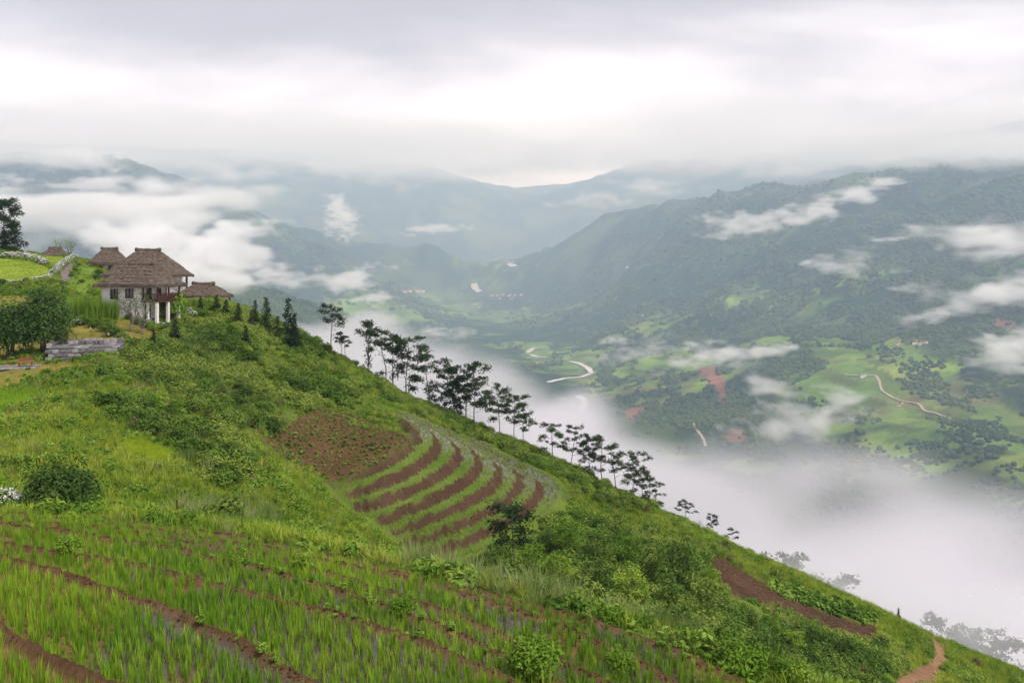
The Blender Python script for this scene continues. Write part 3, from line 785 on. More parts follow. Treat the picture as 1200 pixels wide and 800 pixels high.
# ================================================================ plant shapes
class LB:
    """numpy leaf/blade collector -> one mesh of quads"""
    def __init__(self): self.V = []; self.Fq = []; self.n = 0
    def strips(self, base, dirs, length, width, droop, seg=3, side=None):
        """blades: arrays base(n,3), dirs(n,3 unit), length(n), width(n), droop(n)"""
        n_ = len(base); side = np.cross(dirs, [0, 0, 1]) if side is None else side
        side = side / (np.linalg.norm(side, axis=1)[:, None] + 1e-9)
        rows = []
        for k in range(seg + 1):
            t_ = k / seg
            c = base + dirs * (length * t_)[:, None]; c[:, 2] -= droop * length * t_ ** 2.2
            wv = width * (1 - t_ ** 1.6) * (0.55 + .45 * min(1, t_ * 3)) + 0.02 * width
            rows.append((c - side * wv[:, None] / 2, c + side * wv[:, None] / 2))
        V = np.stack([np.stack(r, 1) for r in rows], 1).reshape(-1, 3)           # n, seg+1, 2
        b = (np.arange(n_) * (seg + 1) * 2)[:, None]
        for k in range(seg):
            self.Fq.append(self.n + np.concatenate([b + 2 * k, b + 2 * k + 1, b + 2 * k + 3, b + 2 * k + 2], 1))
        self.V.append(V); self.n += len(V)
    def leaves(self, c, nrm, ln, wd, rg, up=None):
        """diamond leaves centred at c, facing nrm"""
        n_ = len(c); r_ = rg.normal(size=(n_, 3)) if up is None else up
        a = np.cross(nrm, r_); a /= np.linalg.norm(a, axis=1)[:, None] + 1e-9
        b = np.cross(nrm, a); b /= np.linalg.norm(b, axis=1)[:, None] + 1e-9
        nn = nrm / (np.linalg.norm(nrm, axis=1)[:, None] + 1e-9)
        ln = np.broadcast_to(ln, (n_,))[:, None]; wd = np.broadcast_to(wd, (n_,))[:, None]
        V = np.stack([c - a * ln / 2, c + b * wd / 2 + nn * wd * .12, c + a * ln / 2 - nn * ln * .12, c - b * wd / 2 + nn * wd * .12], 1).reshape(-1, 3)
        self.Fq.append(self.n + np.arange(n_ * 4).reshape(-1, 4)); self.V.append(V); self.n += len(V)
    def mesh(self, name, mat):
        m_ = np_mesh(name, np.concatenate(self.V), np.concatenate(self.Fq)); m_.materials.append(mat); return m_

def tuft(name, mat, seed, n=16, h=.6, w=.03, lean=.5, droop=.35, r=.12, seg=3, hv=.35):
    rg = np.random.default_rng(seed); b = LB()
    az = rg.random(n) * 6.283; rr_ = r * np.sqrt(rg.random(n))
    base_ = np.stack([rr_ * np.cos(az), rr_ * np.sin(az), np.zeros(n)], 1)
    az2 = az + rg.normal(size=n) * .5; ln_ = lean * rg.random(n) ** .8
    d = np.stack([np.sin(ln_) * np.cos(az2), np.sin(ln_) * np.sin(az2), np.cos(ln_)], 1)
    b.strips(base_, d, h * (1 - hv * rg.random(n)), w * (.7 + .6 * rg.random(n)), droop * rg.random(n) * (ln_ / max(lean, .01) + .2), seg)
    return b.mesh(name, mat)

def shell_pts(n, rg, r=(1, 1, 1), inner=.55, zmin=-.3):
    v = rg.normal(size=(n * 3, 3)); v /= np.linalg.norm(v, axis=1)[:, None]; v = v[v[:, 2] > zmin][:n]
    k = (inner + (1 - inner) * rg.random(len(v)) ** .6)[:, None]
    return v * k * np.array(r), v

def bush(name, mat, seed, n=220, r=(.5, .5, .45), leaf=(.16, .07), zmin=-.2, clumps=7, cr=.45):
    """leafy shrub: several uneven leaf clumps on a low dome"""
    rg = np.random.default_rng(seed); b = LB()
    cc, _ = shell_pts(clumps, rg, np.array(r) * .62, .35, -.05)
    cc[:, 2] += r[2] * .45
    per = n // len(cc)
    for c in cc:
        s_ = cr * (.7 + .6 * rg.random())
        p, nv = shell_pts(per, rg, np.array(r) * s_ * 1.25, .35, zmin)
        nv = nv + rg.normal(size=nv.shape) * .55 + [0, 0, .45]
        b.leaves(p + c, nv, leaf[0] * (.6 + .8 * rg.random(len(p))), leaf[1] * (.7 + .6 * rg.random(len(p))), rg)
    return b.mesh(name, mat)

GM = {
    'rice': leafmat('rice_blades', (.085, .19, .016), (.155, .31, .022), (.29, .43, .035), .3, .12),
    'rice2': leafmat('terrace_rice_blades', (.15, .26, .035), (.24, .37, .055), (.36, .46, .12), .28, .15),
    'grass': leafmat('grass_blades', (.085, .15, .016), (.195, .295, .027), (.37, .42, .06), .3, .09),
    'reed': leafmat('reed_blades', (.07, .115, .03), (.15, .215, .055), (.29, .33, .12), .4, .12),
    'dry': leafmat('dry_grass_blades', (.14, .10, .05), (.24, .19, .09), (.36, .30, .15), .35, .15),
    'scrub': leafmat('scrub_leaves', (.026, .054, .010), (.085, .155, .022), (.22, .29, .05), .25, .10),
    'fresh': leafmat('fresh_leaves', (.045, .105, .012), (.125, .235, .022), (.27, .37, .045), .28, .12),
    'weed': leafmat('weed_leaves', (.04, .10, .014), (.11, .215, .026), (.22, .33, .05), .28, .2),
    'brown': leafmat('brown_leaves', (.06, .06, .025), (.12, .10, .04), (.19, .16, .07), .25, .2),
    'tree': leafmat('tree_leaves', (.010, .024, .010), (.022, .044, .015), (.045, .075, .024), .25, .10),
    'pine': leafmat('conifer_leaves', (.010, .026, .011), (.022, .046, .018), (.045, .075, .028), .2, .10),
    'bamboo': leafmat('bamboo_leaves', (.028, .066, .016), (.062, .125, .028), (.12, .20, .045), .3, .1),
    'hedge': leafmat('hedge_leaves', (.026, .062, .014), (.058, .11, .024), (.11, .17, .036), .3, .1),
    'petal': leafmat('white_petals', (.62, .62, .55), (.78, .77, .70), (.85, .84, .80), .3, .3),
    'straw': leafmat('yellow_crop_leaves', (.20, .30, .02), (.29, .40, .022), (.38, .46, .04), .3, .3),
}
BARK = plain('bark', (.14, .11, .085), (.06, .05, .04), 3.0, bump=.5, bscale=18)
PALEBARK = plain('pale_bark', (.20, .18, .15), (.11, .095, .08), 3.0, bump=.4, bscale=18)

rice_p = [tuft('rice_clump', GM['rice'], s_, n=15, h=.40, w=.017, lean=.24, droop=.22, r=.04, seg=3) for s_ in range(4)]
rice2_p = [tuft('young_rice_clump', GM['rice2'], 40 + s_, n=9, h=.34, w=.022, lean=.5, droop=.25, r=.06, seg=2) for s_ in range(3)]
grass_p = [tuft('grass_tuft', GM['grass'], 10 + s_, n=22, h=.75, w=.035, lean=.75, droop=.5, r=.18) for s_ in range(4)]
short_p = [tuft('short_grass_tuft', GM['grass'], 60 + s_, n=14, h=.30, w=.03, lean=.8, droop=.35, r=.14, seg=2) for s_ in range(2)]
reed_p = [tuft('reed_clump', GM['reed'], 20 + s_, n=60, h=1.9, w=.045, lean=.75, droop=.55, r=.28, seg=4) for s_ in range(3)]
dry_p = [tuft('dry_grass_tuft', GM['dry'], 30 + s_, n=26, h=.8, w=.03, lean=.8, droop=.5, r=.2) for s_ in range(2)]
scrub_p = [bush('scrub_bush', GM['scrub'], 50 + s_, n=560, r=(.7, .7, .62), leaf=(.16, .07)) for s_ in range(4)]
fresh_p = [bush('leafy_bush', GM['fresh'], 70 + s_, n=480, r=(.6, .6, .5), leaf=(.13, .06)) for s_ in range(3)]
weed_p = [bush('weed', GM['weed'], 80 + s_, n=60, r=(.22, .22, .18), leaf=(.13, .06), clumps=4) for s_ in range(3)]
brownb_p = [bush('brown_bush', GM['brown'], 90, n=200, r=(.5, .5, .42), leaf=(.15, .06))]
crop_p = [bush('crop_plant', GM['weed'], 95 + s_, n=46, r=(.24, .24, .2), leaf=(.17, .085), clumps=4) for s_ in range(2)]
cabb_p = [bush('cabbage_plant', GM['weed'], 98, n=40, r=(.2, .2, .14), leaf=(.2, .15), clumps=3)]
straw_p = [tuft('yellow_seedlings', GM['straw'], 99, n=18, h=.3, w=.03, lean=.6, droop=.3, r=.2, seg=2)]

# ================================================================ ground cover
def visible(p, margin, K=40):
    """True where the sight line to p (raised by margin) clears the hillside"""
    x, y, z = p[:, 0], p[:, 1], p[:, 2] + margin
    ok = np.ones(len(p), bool)
    for t_ in np.linspace(.12, .985, K):
        yy = y * t_; g = yy > 9
        ok &= ~(g & (hill_z(x * t_, np.maximum(yy, 1)) > z * t_ + .05))
    return ok
FRONT = np.maximum(zone([(a_, b_ + 9) for a_, b_ in YEL], 6, 40, 60), zone([(a_, b_ + 12) for a_, b_ in FURROW], 6, 55, 95)); FRONT = np.maximum(FRONT, zone([(398 + (a_ - 398) * 1.06, 522 + (b_ - 522) * 1.1 + 5) for a_, b_ in BROWN], 4, 55, 100))   # keep the view of the low crops open
CELL = np.abs(np.gradient(GX, axis=1) * np.gradient(GY, axis=0))
nearM = np.zeros(GX.shape); bx_ = (np.abs(GX) < 60) & (GY > 55) & (GY < 150); nearM[bx_] = softpoly(GX[bx_], GY[bx_], [tuple(v) for v in MPOLY[::2]], .6); nearM[bx_] = np.maximum(nearM[bx_], polydist(GX[bx_], GY[bx_], [tuple(v) for v in MPOLY[::2]]) < 1.3)
EXC = np.clip(nearM + HF['pad'] + HF['bund'] + HF['wm'] + Zn['lawn'] + Zn['lawn2'] + Zn['path'] + Zn['brown'] + Zn['furrow'] + Zn['cabb'] + Zn['track'] + Zn['plots'] + Zn['yel'], 0, 1)
INF = (PXX > -90) & (PXX < 1290) & (PYY < 900) & (GY > 14) & (GY < 175)
N1 = fbm(GX / 5.5, GY / 5.5, 4, 61); N2 = fbm(GX / 2.2, GY / 2.2, 3, 62); N3 = fbm(GX / 14, GY / 14, 3, 63)
def sample(weight, count, margin):
    w_ = (CELL * weight * INF).ravel(); w_ = w_ / w_.sum()
    k = RNG.choice(w_.size, count, p=w_); i, j = np.divmod(k, GX.shape[1])
    y = np.exp(math.log(6.5) + (i + RNG.random(count) - .5) * .0052) - 12; x = ((j + RNG.random(count) - .5) * .0033 - .80) * (y + 12)
    p = np.c_[x, y, hill_z(x, y)]
    return p[visible(p, margin)]
def rots(n_, tilt=.15):
    return np.c_[RNG.normal(size=n_) * tilt, RNG.normal(size=n_) * tilt, RNG.random(n_) * 6.283]
def cover(name, weight, count, protos, lo, hi, margin=1.0, tilt=.12, sink=.03, grow=0.0):
    p = sample(weight, count, margin); n_ = len(p)
    s_ = lo + (hi - lo) * RNG.random(n_) ** 1.5
    s_ = s_ * (1 + grow * np.clip((p[:, 1] - 50) / 60, 0, 1)); p[:, 2] -= sink * s_
    return scatter(name, p, rots(n_, tilt), s_, RNG.integers(0, len(protos), n_), protos)
def pz(poly, w_, d0=30, d1=175): return zone(poly, w_, d0, d1)
SCRUB = np.maximum.reduce([pz([(150, 405), (200, 385), (240, 360), (330, 385), (400, 430), (430, 450), (390, 470), (345, 490), (300, 505), (260, 520), (215, 470), (165, 440)], 14),
                           pz([(110, 470), (180, 480), (260, 500), (300, 540), (265, 580), (225, 560), (205, 520), (140, 495)], 10) * .8,
                           pz([(560, 640), (640, 600), (720, 620), (830, 650), (860, 700), (960, 735), (1030, 760), (1040, 800), (940, 790), (850, 760), (760, 730), (650, 700), (570, 680)], 14, 30, 110),
                           pz([(430, 440), (520, 478), (620, 520), (700, 570), (760, 598), (740, 606), (660, 565), (560, 515), (470, 478)], 8, 90, 140) * .9,
                           pz([(80, 365), (130, 380), (150, 408), (110, 396), (82, 378)], 4, 85, 110)])
GRASSY = np.maximum.reduce([pz([(-90, 470), (60, 450), (130, 440), (160, 480), (150, 520), (250, 560), (300, 580), (330, 540), (420, 570), (520, 650), (480, 665), (300, 640), (-90, 610)], 14),
                            pz([(480, 500), (560, 510), (700, 580), (900, 660), (1080, 735), (1200, 780), (1200, 830), (1110, 800), (1040, 745), (900, 690), (760, 630), (670, 590)], 8), Zn['lawn3'] * .3])
FREE = (1 - EXC) * (1 - Zn['mown'] * .93) * (1 - Zn['mown2'] * .95) * (1 - Zn['lawn3'] * .9) * (1 - Zn['lawn4'] * .95)
TALL = 1 - FRONT
cover('slope_grass', FREE * (.35 + GRASSY * .9) * (1 - .55 * SCRUB) * (1 - sstep(.56, .66, N3) * .3) * (1 - .75 * FRONT), 60000, grass_p, .4, 1.1, grow=.25)
cover('short_grass', np.clip(FREE + .35 * Zn['mown'] + .2 * Zn['mown2'] + .4 * Zn['lawn3'] * (1 - EXC), 0, 1), 30000, short_p, .7, 1.4)
cover('slope_weeds', FREE * sstep(.38, .62, N2) * (1 - .6 * FRONT), 40000, weed_p, .8, 2.3)
cover('scrub_cover', FREE * (SCRUB * 1.6 + .10 * sstep(.52, .62, N1)) * (1 - .75 * GRASSY * (SCRUB < .4)) * sstep(.36, .52, N2 * .5 + N1 * .5) * TALL, 8200, scrub_p, .45, 1.75, 2.0, sink=.15)
cover('leafy_cover', FREE * (SCRUB * .9 + .25) * sstep(.42, .6, N1) * TALL, 9500, fresh_p, .4, 1.3, 1.5, sink=.12)
REED = np.maximum.reduce([pz([(200, 600), (300, 585), (330, 625), (260, 625)], 6, 34, 60), pz([(470, 660), (560, 655), (700, 705), (850, 745), (950, 800), (860, 830), (760, 760), (600, 715), (500, 682)], 10, 24, 75),
                          pz([(160, 410), (230, 400), (300, 440), (330, 470), (290, 500), (240, 470), (180, 450)], 10) * .9, pz([(180, 530), (280, 500), (300, 560), (240, 560)], 8, 45, 75) * .5])
cover('reed_cover', FREE * (REED + .02) * TALL, 1900, reed_p, .35, .85, 2.0)
cover('dry_grass_cover', FREE * (.25 + sstep(.5, .65, N3)) * (1 - .6 * GRASSY), 7500, dry_p, .5, 1.1)
cover('brown_scrub_cover', FREE * (SCRUB * .5 + .1) * sstep(.58, .66, fbm(GX / 4, GY / 4, 3, 66)), 350, brownb_p, .6, 1.5, 1.5)
cover('far_slope_grass', FREE * sstep(88, 100, GY), 14000, grass_p, .7, 1.3)
# crops
def rows(zn, sp, rowsp, ang, jit, prob=1.0):
    sel = zn > .5; x0, x1, y0, y1 = GX[sel].min(), GX[sel].max(), GY[sel].min(), GY[sel].max(); cx, cy_ = (x0 + x1) / 2, (y0 + y1) / 2
    R_ = math.hypot(x1 - x0, y1 - y0) / 2
    a, b = np.meshgrid(np.arange(-R_, R_, sp), np.arange(-R_, R_, rowsp)); a = a.ravel() + RNG.normal(size=a.size) * jit; b = b.ravel() + RNG.normal(size=b.size) * jit
    b = b + .6 * np.sin(a / 5)
    x = cx + a * math.cos(ang) - b * math.sin(ang); y = cy_ + a * math.sin(ang) + b * math.cos(ang)
    k = (lookup(zn, x, np.maximum(y, -5)) > .5) & (RNG.random(len(x)) < prob); x, y = x[k], y[k]
    return np.c_[x, y, hill_z(x, y)]
p = rows(Zn['brown'], .5, .85, .55, .09, .85); scatter('plot_crops', p, rots(len(p)), .55 + .55 * RNG.random(len(p)) ** 2, RNG.integers(0, 2, len(p)), crop_p)
p = rows(Zn['cabb'], .42, 1.25, -.5, .05); scatter('cabbage_rows', p, rots(len(p)), 1.5 + .7 * RNG.random(len(p)), np.zeros(len(p)), cabb_p)
p = rows(Zn['furrow'] * (Zn['cabb'] < .3), .6, 1.25, -.5, .05, .6); scatter('furrow_seedlings', p, rots(len(p)), .25 + .3 * RNG.random(len(p)), np.zeros(len(p)), cabb_p)
p = sample(Zn['yel'], 900, 1.0); scatter('seedling_nursery', p, rots(len(p)), .7 + .4 * RNG.random(len(p)), np.zeros(len(p)), straw_p)
p = sample(Zn['plots'], 3800, 1.0); scatter('plot_rice', p, rots(len(p)), .8 + .3 * RNG.random(len(p)), RNG.integers(0, 4, len(p)), rice_p)
# terraces: young rice, thick beside the risers, thin and standing in water round the nose
p = sample(HF['wm'] * (HF['msoil'] < .08) * (1 - .86 * WETM), 12000, .6); scatter('terrace_rice', p, rots(len(p)), .7 + .4 * RNG.random(len(p)), RNG.integers(0, 3, len(p)), rice2_p)
p = sample(HF['msoil'] * (HF['gm'] < 7), 700, .5); scatter('riser_weeds', p, rots(len(p)), .3 + .4 * RNG.random(len(p)), RNG.integers(0, 2, len(p)), short_p)
# foreground rice: planted clump by clump
a, b = np.meshgrid(np.arange(-40, 40, .178), np.arange(-30, 30, .168)); an = -.62
a = a.ravel() + RNG.normal(size=a.size) * .035; b = b.ravel() + RNG.normal(size=b.size) * .035
x = -3 + a * math.cos(an) - b * math.sin(an); y = 20 + a * math.sin(an) + b * math.cos(an)
k = (y > 8) & (y < 40) & (np.abs(x / y) < .72); x, y = x[k], y[k]
k = (lookup(HF['pad'], x, y) > .6) & ((lambda d_, g_: (d_ < np.where(g_ < 1.5, -.26, -.17)) | (d_ > .22))(lookup(HF['dist'], x, y), lookup(HF['gp'], x, y))) & (fbm(x / 1.1, y / 1.1, 3, 91) > .20) & (RNG.random(len(x)) > .05); x, y = x[k], y[k]
p = np.c_[x, y, hill_z(x, y) - .01]; qx, qy = pix(*p.T)
k = (qx > -60) & (qx < 1260) & (qy < 850); p = p[k]
p = p[visible(p, .4)]
hs = (.78 + .35 * RNG.random(len(p))) * (.85 + .3 * fbm(p[:, 0] / 3, p[:, 1] / 3, 2, 92)); ws = np.clip(hs * (.8 + .5 * RNG.random(len(p))), .6, 1.3)
qx, qy = pix(*p.T); inn = (qx > 4) & (qx < 1196) & (qy < 797)
order = np.argsort(np.where(inn, p[:, 1], 1e6)); first = order[:300]; rest = order[300:]
R_ = rots(len(p), .08)
scatter('paddy_rice', p[rest], R_[rest], np.stack([ws, ws, hs], 1)[rest], RNG.integers(0, 4, len(rest)), rice_p)
for q, i in enumerate(first):
    o = obj('rice_clump', rice_p[q % 4]); o.location = p[i]; o.rotation_euler = R_[i]; o.scale = (ws[i], ws[i], hs[i])
    tag(o, 'green rice clump planted in the nearest flooded beds below the bund', 'rice plant', 'rice clumps in the nearest beds')
p = sample(HF['bund'] * (HF['gp'] < 6.4) * sstep(.45, .62, N2), 450, .3); scatter('bund_weeds', p, rots(len(p)), .25 + .4 * RNG.random(len(p)), RNG.integers(0, 5, len(p)), short_p + weed_p)
p = sample(HF['bund'] * ((HF['gp'] > 5.6) | ((HF['gp'] > 1.6) & (N1 > .5))) * sstep(.5, .62, N1), 26, .4); scatter('bund_plants', p, rots(len(p)), .35 + .5 * RNG.random(len(p)), RNG.integers(0, 4, len(p)), [fresh_p[0], weed_p[0], weed_p[1], grass_p[0]])

# crumbly earth on bunds, risers and the ploughed plots
def clod(seed):
    bm = bmesh.new(); bmesh.ops.create_icosphere(bm, subdivisions=1, radius=.5); rn = random.Random(seed)
    for v_ in bm.verts: v_.co *= .7 + .6 * rn.random()
    m_ = bpy.data.meshes.new('earth_clod'); bm.to_mesh(m_); bm.free(); m_.materials.append(CLOD); return m_
CLOD = plain('earth_clods', (.115, .064, .032), (.055, .032, .018), 9.0, coord='Object')
clods = [clod(k) for k in range(3)]
p = sample(HF['bund'] * (HF['gp'] < 6.5), 9000, .3); scatter('bund_clods', p, rots(len(p), 1), .025 + .075 * RNG.random(len(p)) ** 3, RNG.integers(0, 3, len(p)), clods)
p = sample(HF['msoil'] + .7 * Zn['brown'] + .5 * Zn['furrow'], 9000, .5); scatter('field_clods', p, rots(len(p), 1), .05 + .15 * RNG.random(len(p)) ** 3, RNG.integers(0, 3, len(p)), clods)
p = sample(np.clip(Zn['lawn'] + Zn['lawn2'], 0, 1), 9000, .5); scatter('lawn_grass', p, rots(len(p)), .35 + .25 * RNG.random(len(p)), RNG.integers(0, 2, len(p)), short_p)

# ================================================================ trees and shrubs one can tell apart
def limb(rg, p0, p1, sag, k=4):
    p0, p1 = np.array(p0, float), np.array(p1, float); t_ = np.linspace(0, 1, k)[:, None]
    q = p0 + (p1 - p0) * t_; q[:, 2] += sag * np.sin(t_[:, 0] * math.pi); q[1:-1] += rg.normal(size=(k - 2, 3)) * np.linalg.norm(p1 - p0) * .05
    return q
def layered_tree(seed, h=7.0, n=11, lo=.42, spread=.30, pads=(.75, .22), leaf=.38, along=0.0, lean=.05, cone=.5):
    """slender tree: bare trunk, near-level limbs carrying flat pads of leaves"""
    rg = np.random.default_rng(seed); tb = MB(); lb = LB()
    top = np.array([rg.normal() * lean * h, rg.normal() * lean * h, h])
    tr = np.array([[0, 0, -.6], [0, 0, 0], top * .35 + [rg.normal() * .12, rg.normal() * .12, 0], top * .7 + [rg.normal() * .12, 0, 0], top])
    tb.tube(tr, [.010 * h + .02, .009 * h + .02, .007 * h + .016, .005 * h + .01, .012], 6)
    def at(f):
        zz = np.clip(f, 0, 1) * h; return np.array([np.interp(zz, tr[:, 2], tr[:, i]) for i in range(3)])
    ends = [(top, pads[0] * .8)]
    for i in range(n):
        f = lo + (1 - lo) * (i + .3 * rg.random()) / n
        a = i * 2.4 + rg.random() * 1.1; ln_ = h * spread * (1 - cone * (f - lo) / (1 - lo)) * (.65 + .55 * rg.random())
        p0 = at(f); p1 = p0 + [math.cos(a) * ln_, math.sin(a) * ln_, ln_ * (.18 + .22 * rg.random())]
        tb.tube(limb(rg, p0, p1, .06 * ln_), [.012 + .004 * h * .6, .012 + .003 * h * .5, .014, .006], 4, False)
        ends.append((p1, pads[0] * (.7 + .6 * rg.random())))
        if ln_ > 1.0: ends.append((p0 + (p1 - p0) * .62 + [rg.normal() * .3, rg.normal() * .3, .08], pads[0] * (.5 + .4 * rg.random())))
    for c, r_ in ends:
        k = int(66 * (r_ / .75) ** 1.7) + 10
        p, nv = shell_pts(k, rg, (r_, r_, r_ * pads[1] / pads[0] * 1.2), .1, -1); p = p @ np.array(Matrix.Rotation(rg.normal() * .3, 3, 'X') @ Matrix.Rotation(rg.normal() * .3, 3, 'Y')); p[:, 2] -= .35 * (p[:, 0] ** 2 + p[:, 1] ** 2) / r_; p = p + rg.normal(size=p.shape) * [.18, .18, .1]
        lb.leaves(p + c, rg.normal(size=p.shape) * .6 + [0, 0, 1.0], leaf * (.6 + .7 * rg.random(len(p))), leaf * .5, rg)
    if along > 0:
        k = int(60 * along * h / 7)
        f = .1 + .85 * rg.random(k); c = np.array([at(v) for v in f]) + rg.normal(size=(k, 3)) * [.28, .28, .2]
        lb.leaves(c, rg.normal(size=c.shape) + [0, 0, .6], leaf * (.6 + .7 * rg.random(k)), leaf * .5, rg)
    return tb, lb
def conifer(seed, h=5.0, wid=.2, sparse=1.0):
    rg = np.random.default_rng(seed); tb = MB(); lb = LB()
    tb.tube([(0, 0, -.5), (0, 0, h * .5), (0, 0, h)], [.02 * h, .012 * h, .01], 6)
    L_ = max(9, int(h * 3.0))
    for i in range(L_):
        f = .06 + .92 * i / L_; r_ = h * wid * (1 - f) ** .8 * (.8 + .4 * rg.random()) + .08
        nb = max(5, int(12 * (1 - f * .5) * sparse))
        for k in range(nb):
            a = rg.random() * 6.283; d = np.array([math.cos(a), math.sin(a), .25 - .5 * (1 - f)]); m_ = max(5, int(r_ * 15))
            t_ = .12 + .88 * rg.random(m_); c = np.array([0, 0, f * h]) + d * (r_ * t_)[:, None]; c[:, 2] -= .12 * r_ * t_ ** 2; c += rg.normal(size=c.shape) * .035 * h ** .5
            lb.leaves(c, rg.normal(size=c.shape) * .7 + [0, 0, .8] + d * .3, .30 * (.7 + .6 * rg.random(m_)), .14, rg, up=np.cross(np.broadcast_to(d, c.shape), [0, 0, 1]) + rg.normal(size=c.shape) * .5)
    return tb, lb
def round_tree(seed, h=6.0, r=(3, 3, 2.6), n=2600, leaf=(.3, .13), stems=3, clumps=26, base=.25):
    """broad crown of many uneven clumps on a few stems"""
    rg = np.random.default_rng(seed); tb = MB(); lb = LB()
    cc, nv = shell_pts(clumps, rg, np.array(r) * .72, .25, -.75); cc[:, 2] += h - r[2] * .95
    cc = cc[cc[:, 2] > h * base * .6]
    for s_ in range(stems):
        a = 6.283 * s_ / stems + rg.random(); b0 = np.array([math.cos(a), math.sin(a), 0]) * .22 * (stems > 1)
        fork = b0 * 3 + [0, 0, h * .45]
        tb.tube([b0 - [0, 0, .5], b0 * 1.3 + [0, 0, h * .2], fork], [.16, .12, .08], 6)
        for c in cc[s_::stems]: tb.tube(limb(rg, fork - [0, 0, h * .12 * rg.random()], c, .1), [.06, .045, .03, .012], 4, False)
    per = n // max(1, len(cc))
    for c in cc:
        s_ = .30 + .2 * rg.random()
        p, nv = shell_pts(per, rg, np.array(r) * s_, .3, -.8)
        lb.leaves(p + c, nv + rg.normal(size=nv.shape) * .5 + [0, 0, .5], leaf[0] * (.6 + .8 * rg.random(len(p))), leaf[1] * (.7 + .6 * rg.random(len(p))), rg)
    return tb, lb

_cache = {}
def tree_thing(name, key, maker, loc, rz, scale, label, cat, group=None, leafm='tree', bark=BARK, part='crown', extra=None):
    """an Empty at the foot carrying trunk and crown; alike trees share their meshes"""
    if key not in _cache:
        tb, lb = maker(); _cache[key] = (tb.mesh('trunk', bark, True) if tb else None, lb.mesh(part, GM[leafm]))
    tm, cm = _cache[key]
    r_ = obj(name, None, None, loc, rz); r_.scale = (scale,) * 3 if not hasattr(scale, '__len__') else scale
    r_.empty_display_size = .3
    if tm: obj('trunk', tm, r_)
    obj(part, cm, r_)
    tag(r_, label, cat, group); return r_

SKY_X = [0, 250, 300, 350, 400, 440, 475, 510, 560, 600, 655, 700, 750, 800, 850, 900, 950, 1000, 1050, 1100, 1150, 1200]
SKY_D = [130, 118, 114, 112, 113, 120, 128, 131, 122, 113, 104, 101, 99, 98, 96, 95, 94, 93, 92, 92, 92, 92]
def crest(px, back=3.0):
    return ground_at(px, float(np.interp(px, SKY_X, SKY_D)) + back)
UMB = dict(n=7, lo=.60, spread=.25, pads=(.8, .26), cone=.25)
LAY = dict(n=15, lo=.30, spread=.40, pads=(.8, .22), cone=.35)
RIDGE = [  # px, top row, kind, back, label, group
    (388, 361, 'U', 2, 'lone flat-topped tree with bare slim trunk beside the dark conifers', None),
    (400, 391, 'U', 4, 'small thin flat-topped tree between the lone flat-topped tree and the leafy-trunked tree', 'pair of small thin trees on the crest'),
    (405, 395, 'U', 5, 'small thin flat-topped tree between the lone flat-topped tree and the leafy-trunked tree', 'pair of small thin trees on the crest'),
    (431, 379, 'F', 2, 'tall tree with leaves clinging all along its trunk on the crest', None),
    (452, 391, 'U', 3, 'slender layered tree in the sparse trio above the top of the rice terraces', 'sparse trio of crest trees'),
    (461, 396, 'U', 5, 'slender layered tree in the sparse trio above the top of the rice terraces', 'sparse trio of crest trees'),
    (476, 400, 'L', 3, 'slender layered tree in the sparse trio above the top of the rice terraces', 'sparse trio of crest trees')]
for px, ty in ((503, 421), (520, 434), (534, 432), (546, 431), (556, 446)): RIDGE.append((px, ty, 'L', 4, 'layered dark tree in the dense clump above the back of the terraces', 'dense tree clump above the terraces'))
for px, ty in ((586, 457), (602, 466), (613, 482)): RIDGE.append((px, ty, 'L', 4, 'layered dark tree in the group of three over the outer terrace edge', 'three trees over the terrace edge'))
for px, ty in ((648, 499), (668, 503), (690, 515), (706, 514), (722, 527)): RIDGE.append((px, ty, 'L', 4, 'wide layered tree in the spreading row just below the terraces on the crest', 'spreading row of crest trees'))
for px, ty in ((738, 533), (753, 550), (768, 566)): RIDGE.append((px, ty, 'L', 3, 'drooping layered tree at the lower end of the spreading crest row', 'trees at the row end'))
for px, ty, b in ((803, 599, 3), (835, 617, 4), (858, 626, 7)): RIDGE.append((px, ty, 'L', b, 'low tree top peeping over the crest before the first faded tree', 'tree tops peeping over the crest'))
RIDGE += [(914, 639, 'L', 24, 'single grey tree fading into the fog above the cabbage field', None), (985, 674, 'L', 36, 'faintest tree ghost in the fog between the single grey tree and the faded grove', None)]
for px, ty in ((1105, 716), (1135, 730), (1160, 738), (1182, 744)): RIDGE.append((px, ty, 'L', 26, 'pale tree of the faded grove in the fog behind the dirt track', 'faded grove in the fog'))
for q, (px, ty, kd, back, lb_, gr_) in enumerate(RIDGE):
    loc = crest(px, back); ty += 11 * (back > 20); h_ = max(2.5, (HZ - ty) / F * loc[1] - loc[2]) * (1.0 if back > 20 else 1.04)
    if kd == 'L': sd_ = (q * 7) % 11; tree_thing('crest_tree', ('L', sd_), lambda: layered_tree(100 + sd_, 8.0, **{**LAY, 'n': 9 + sd_ % 5 * 2, 'lo': .24 + .05 * (sd_ % 4), 'lean': .03 + .03 * (sd_ % 3)}), loc, q * 1.9, ((h_ / 8) * (.8 + .09 * (q % 4)),) * 2 + (h_ / 8,), lb_, 'tree', gr_)
    elif kd == 'U': sd_ = q % 3; tree_thing('flat_topped_tree', ('U', sd_), lambda: layered_tree(200 + sd_, 8.0, along=.35, **UMB), loc, q * 2.3, h_ / 8.0, lb_, 'tree', gr_)
    else: tree_thing('leafy_trunked_tree', 'F', lambda: layered_tree(300, 8.0, n=5, lo=.72, spread=.2, pads=(.8, .22), along=4.5, cone=.2), loc, 1.0, h_ / 8.0, lb_, 'tree', gr_, 'tree')
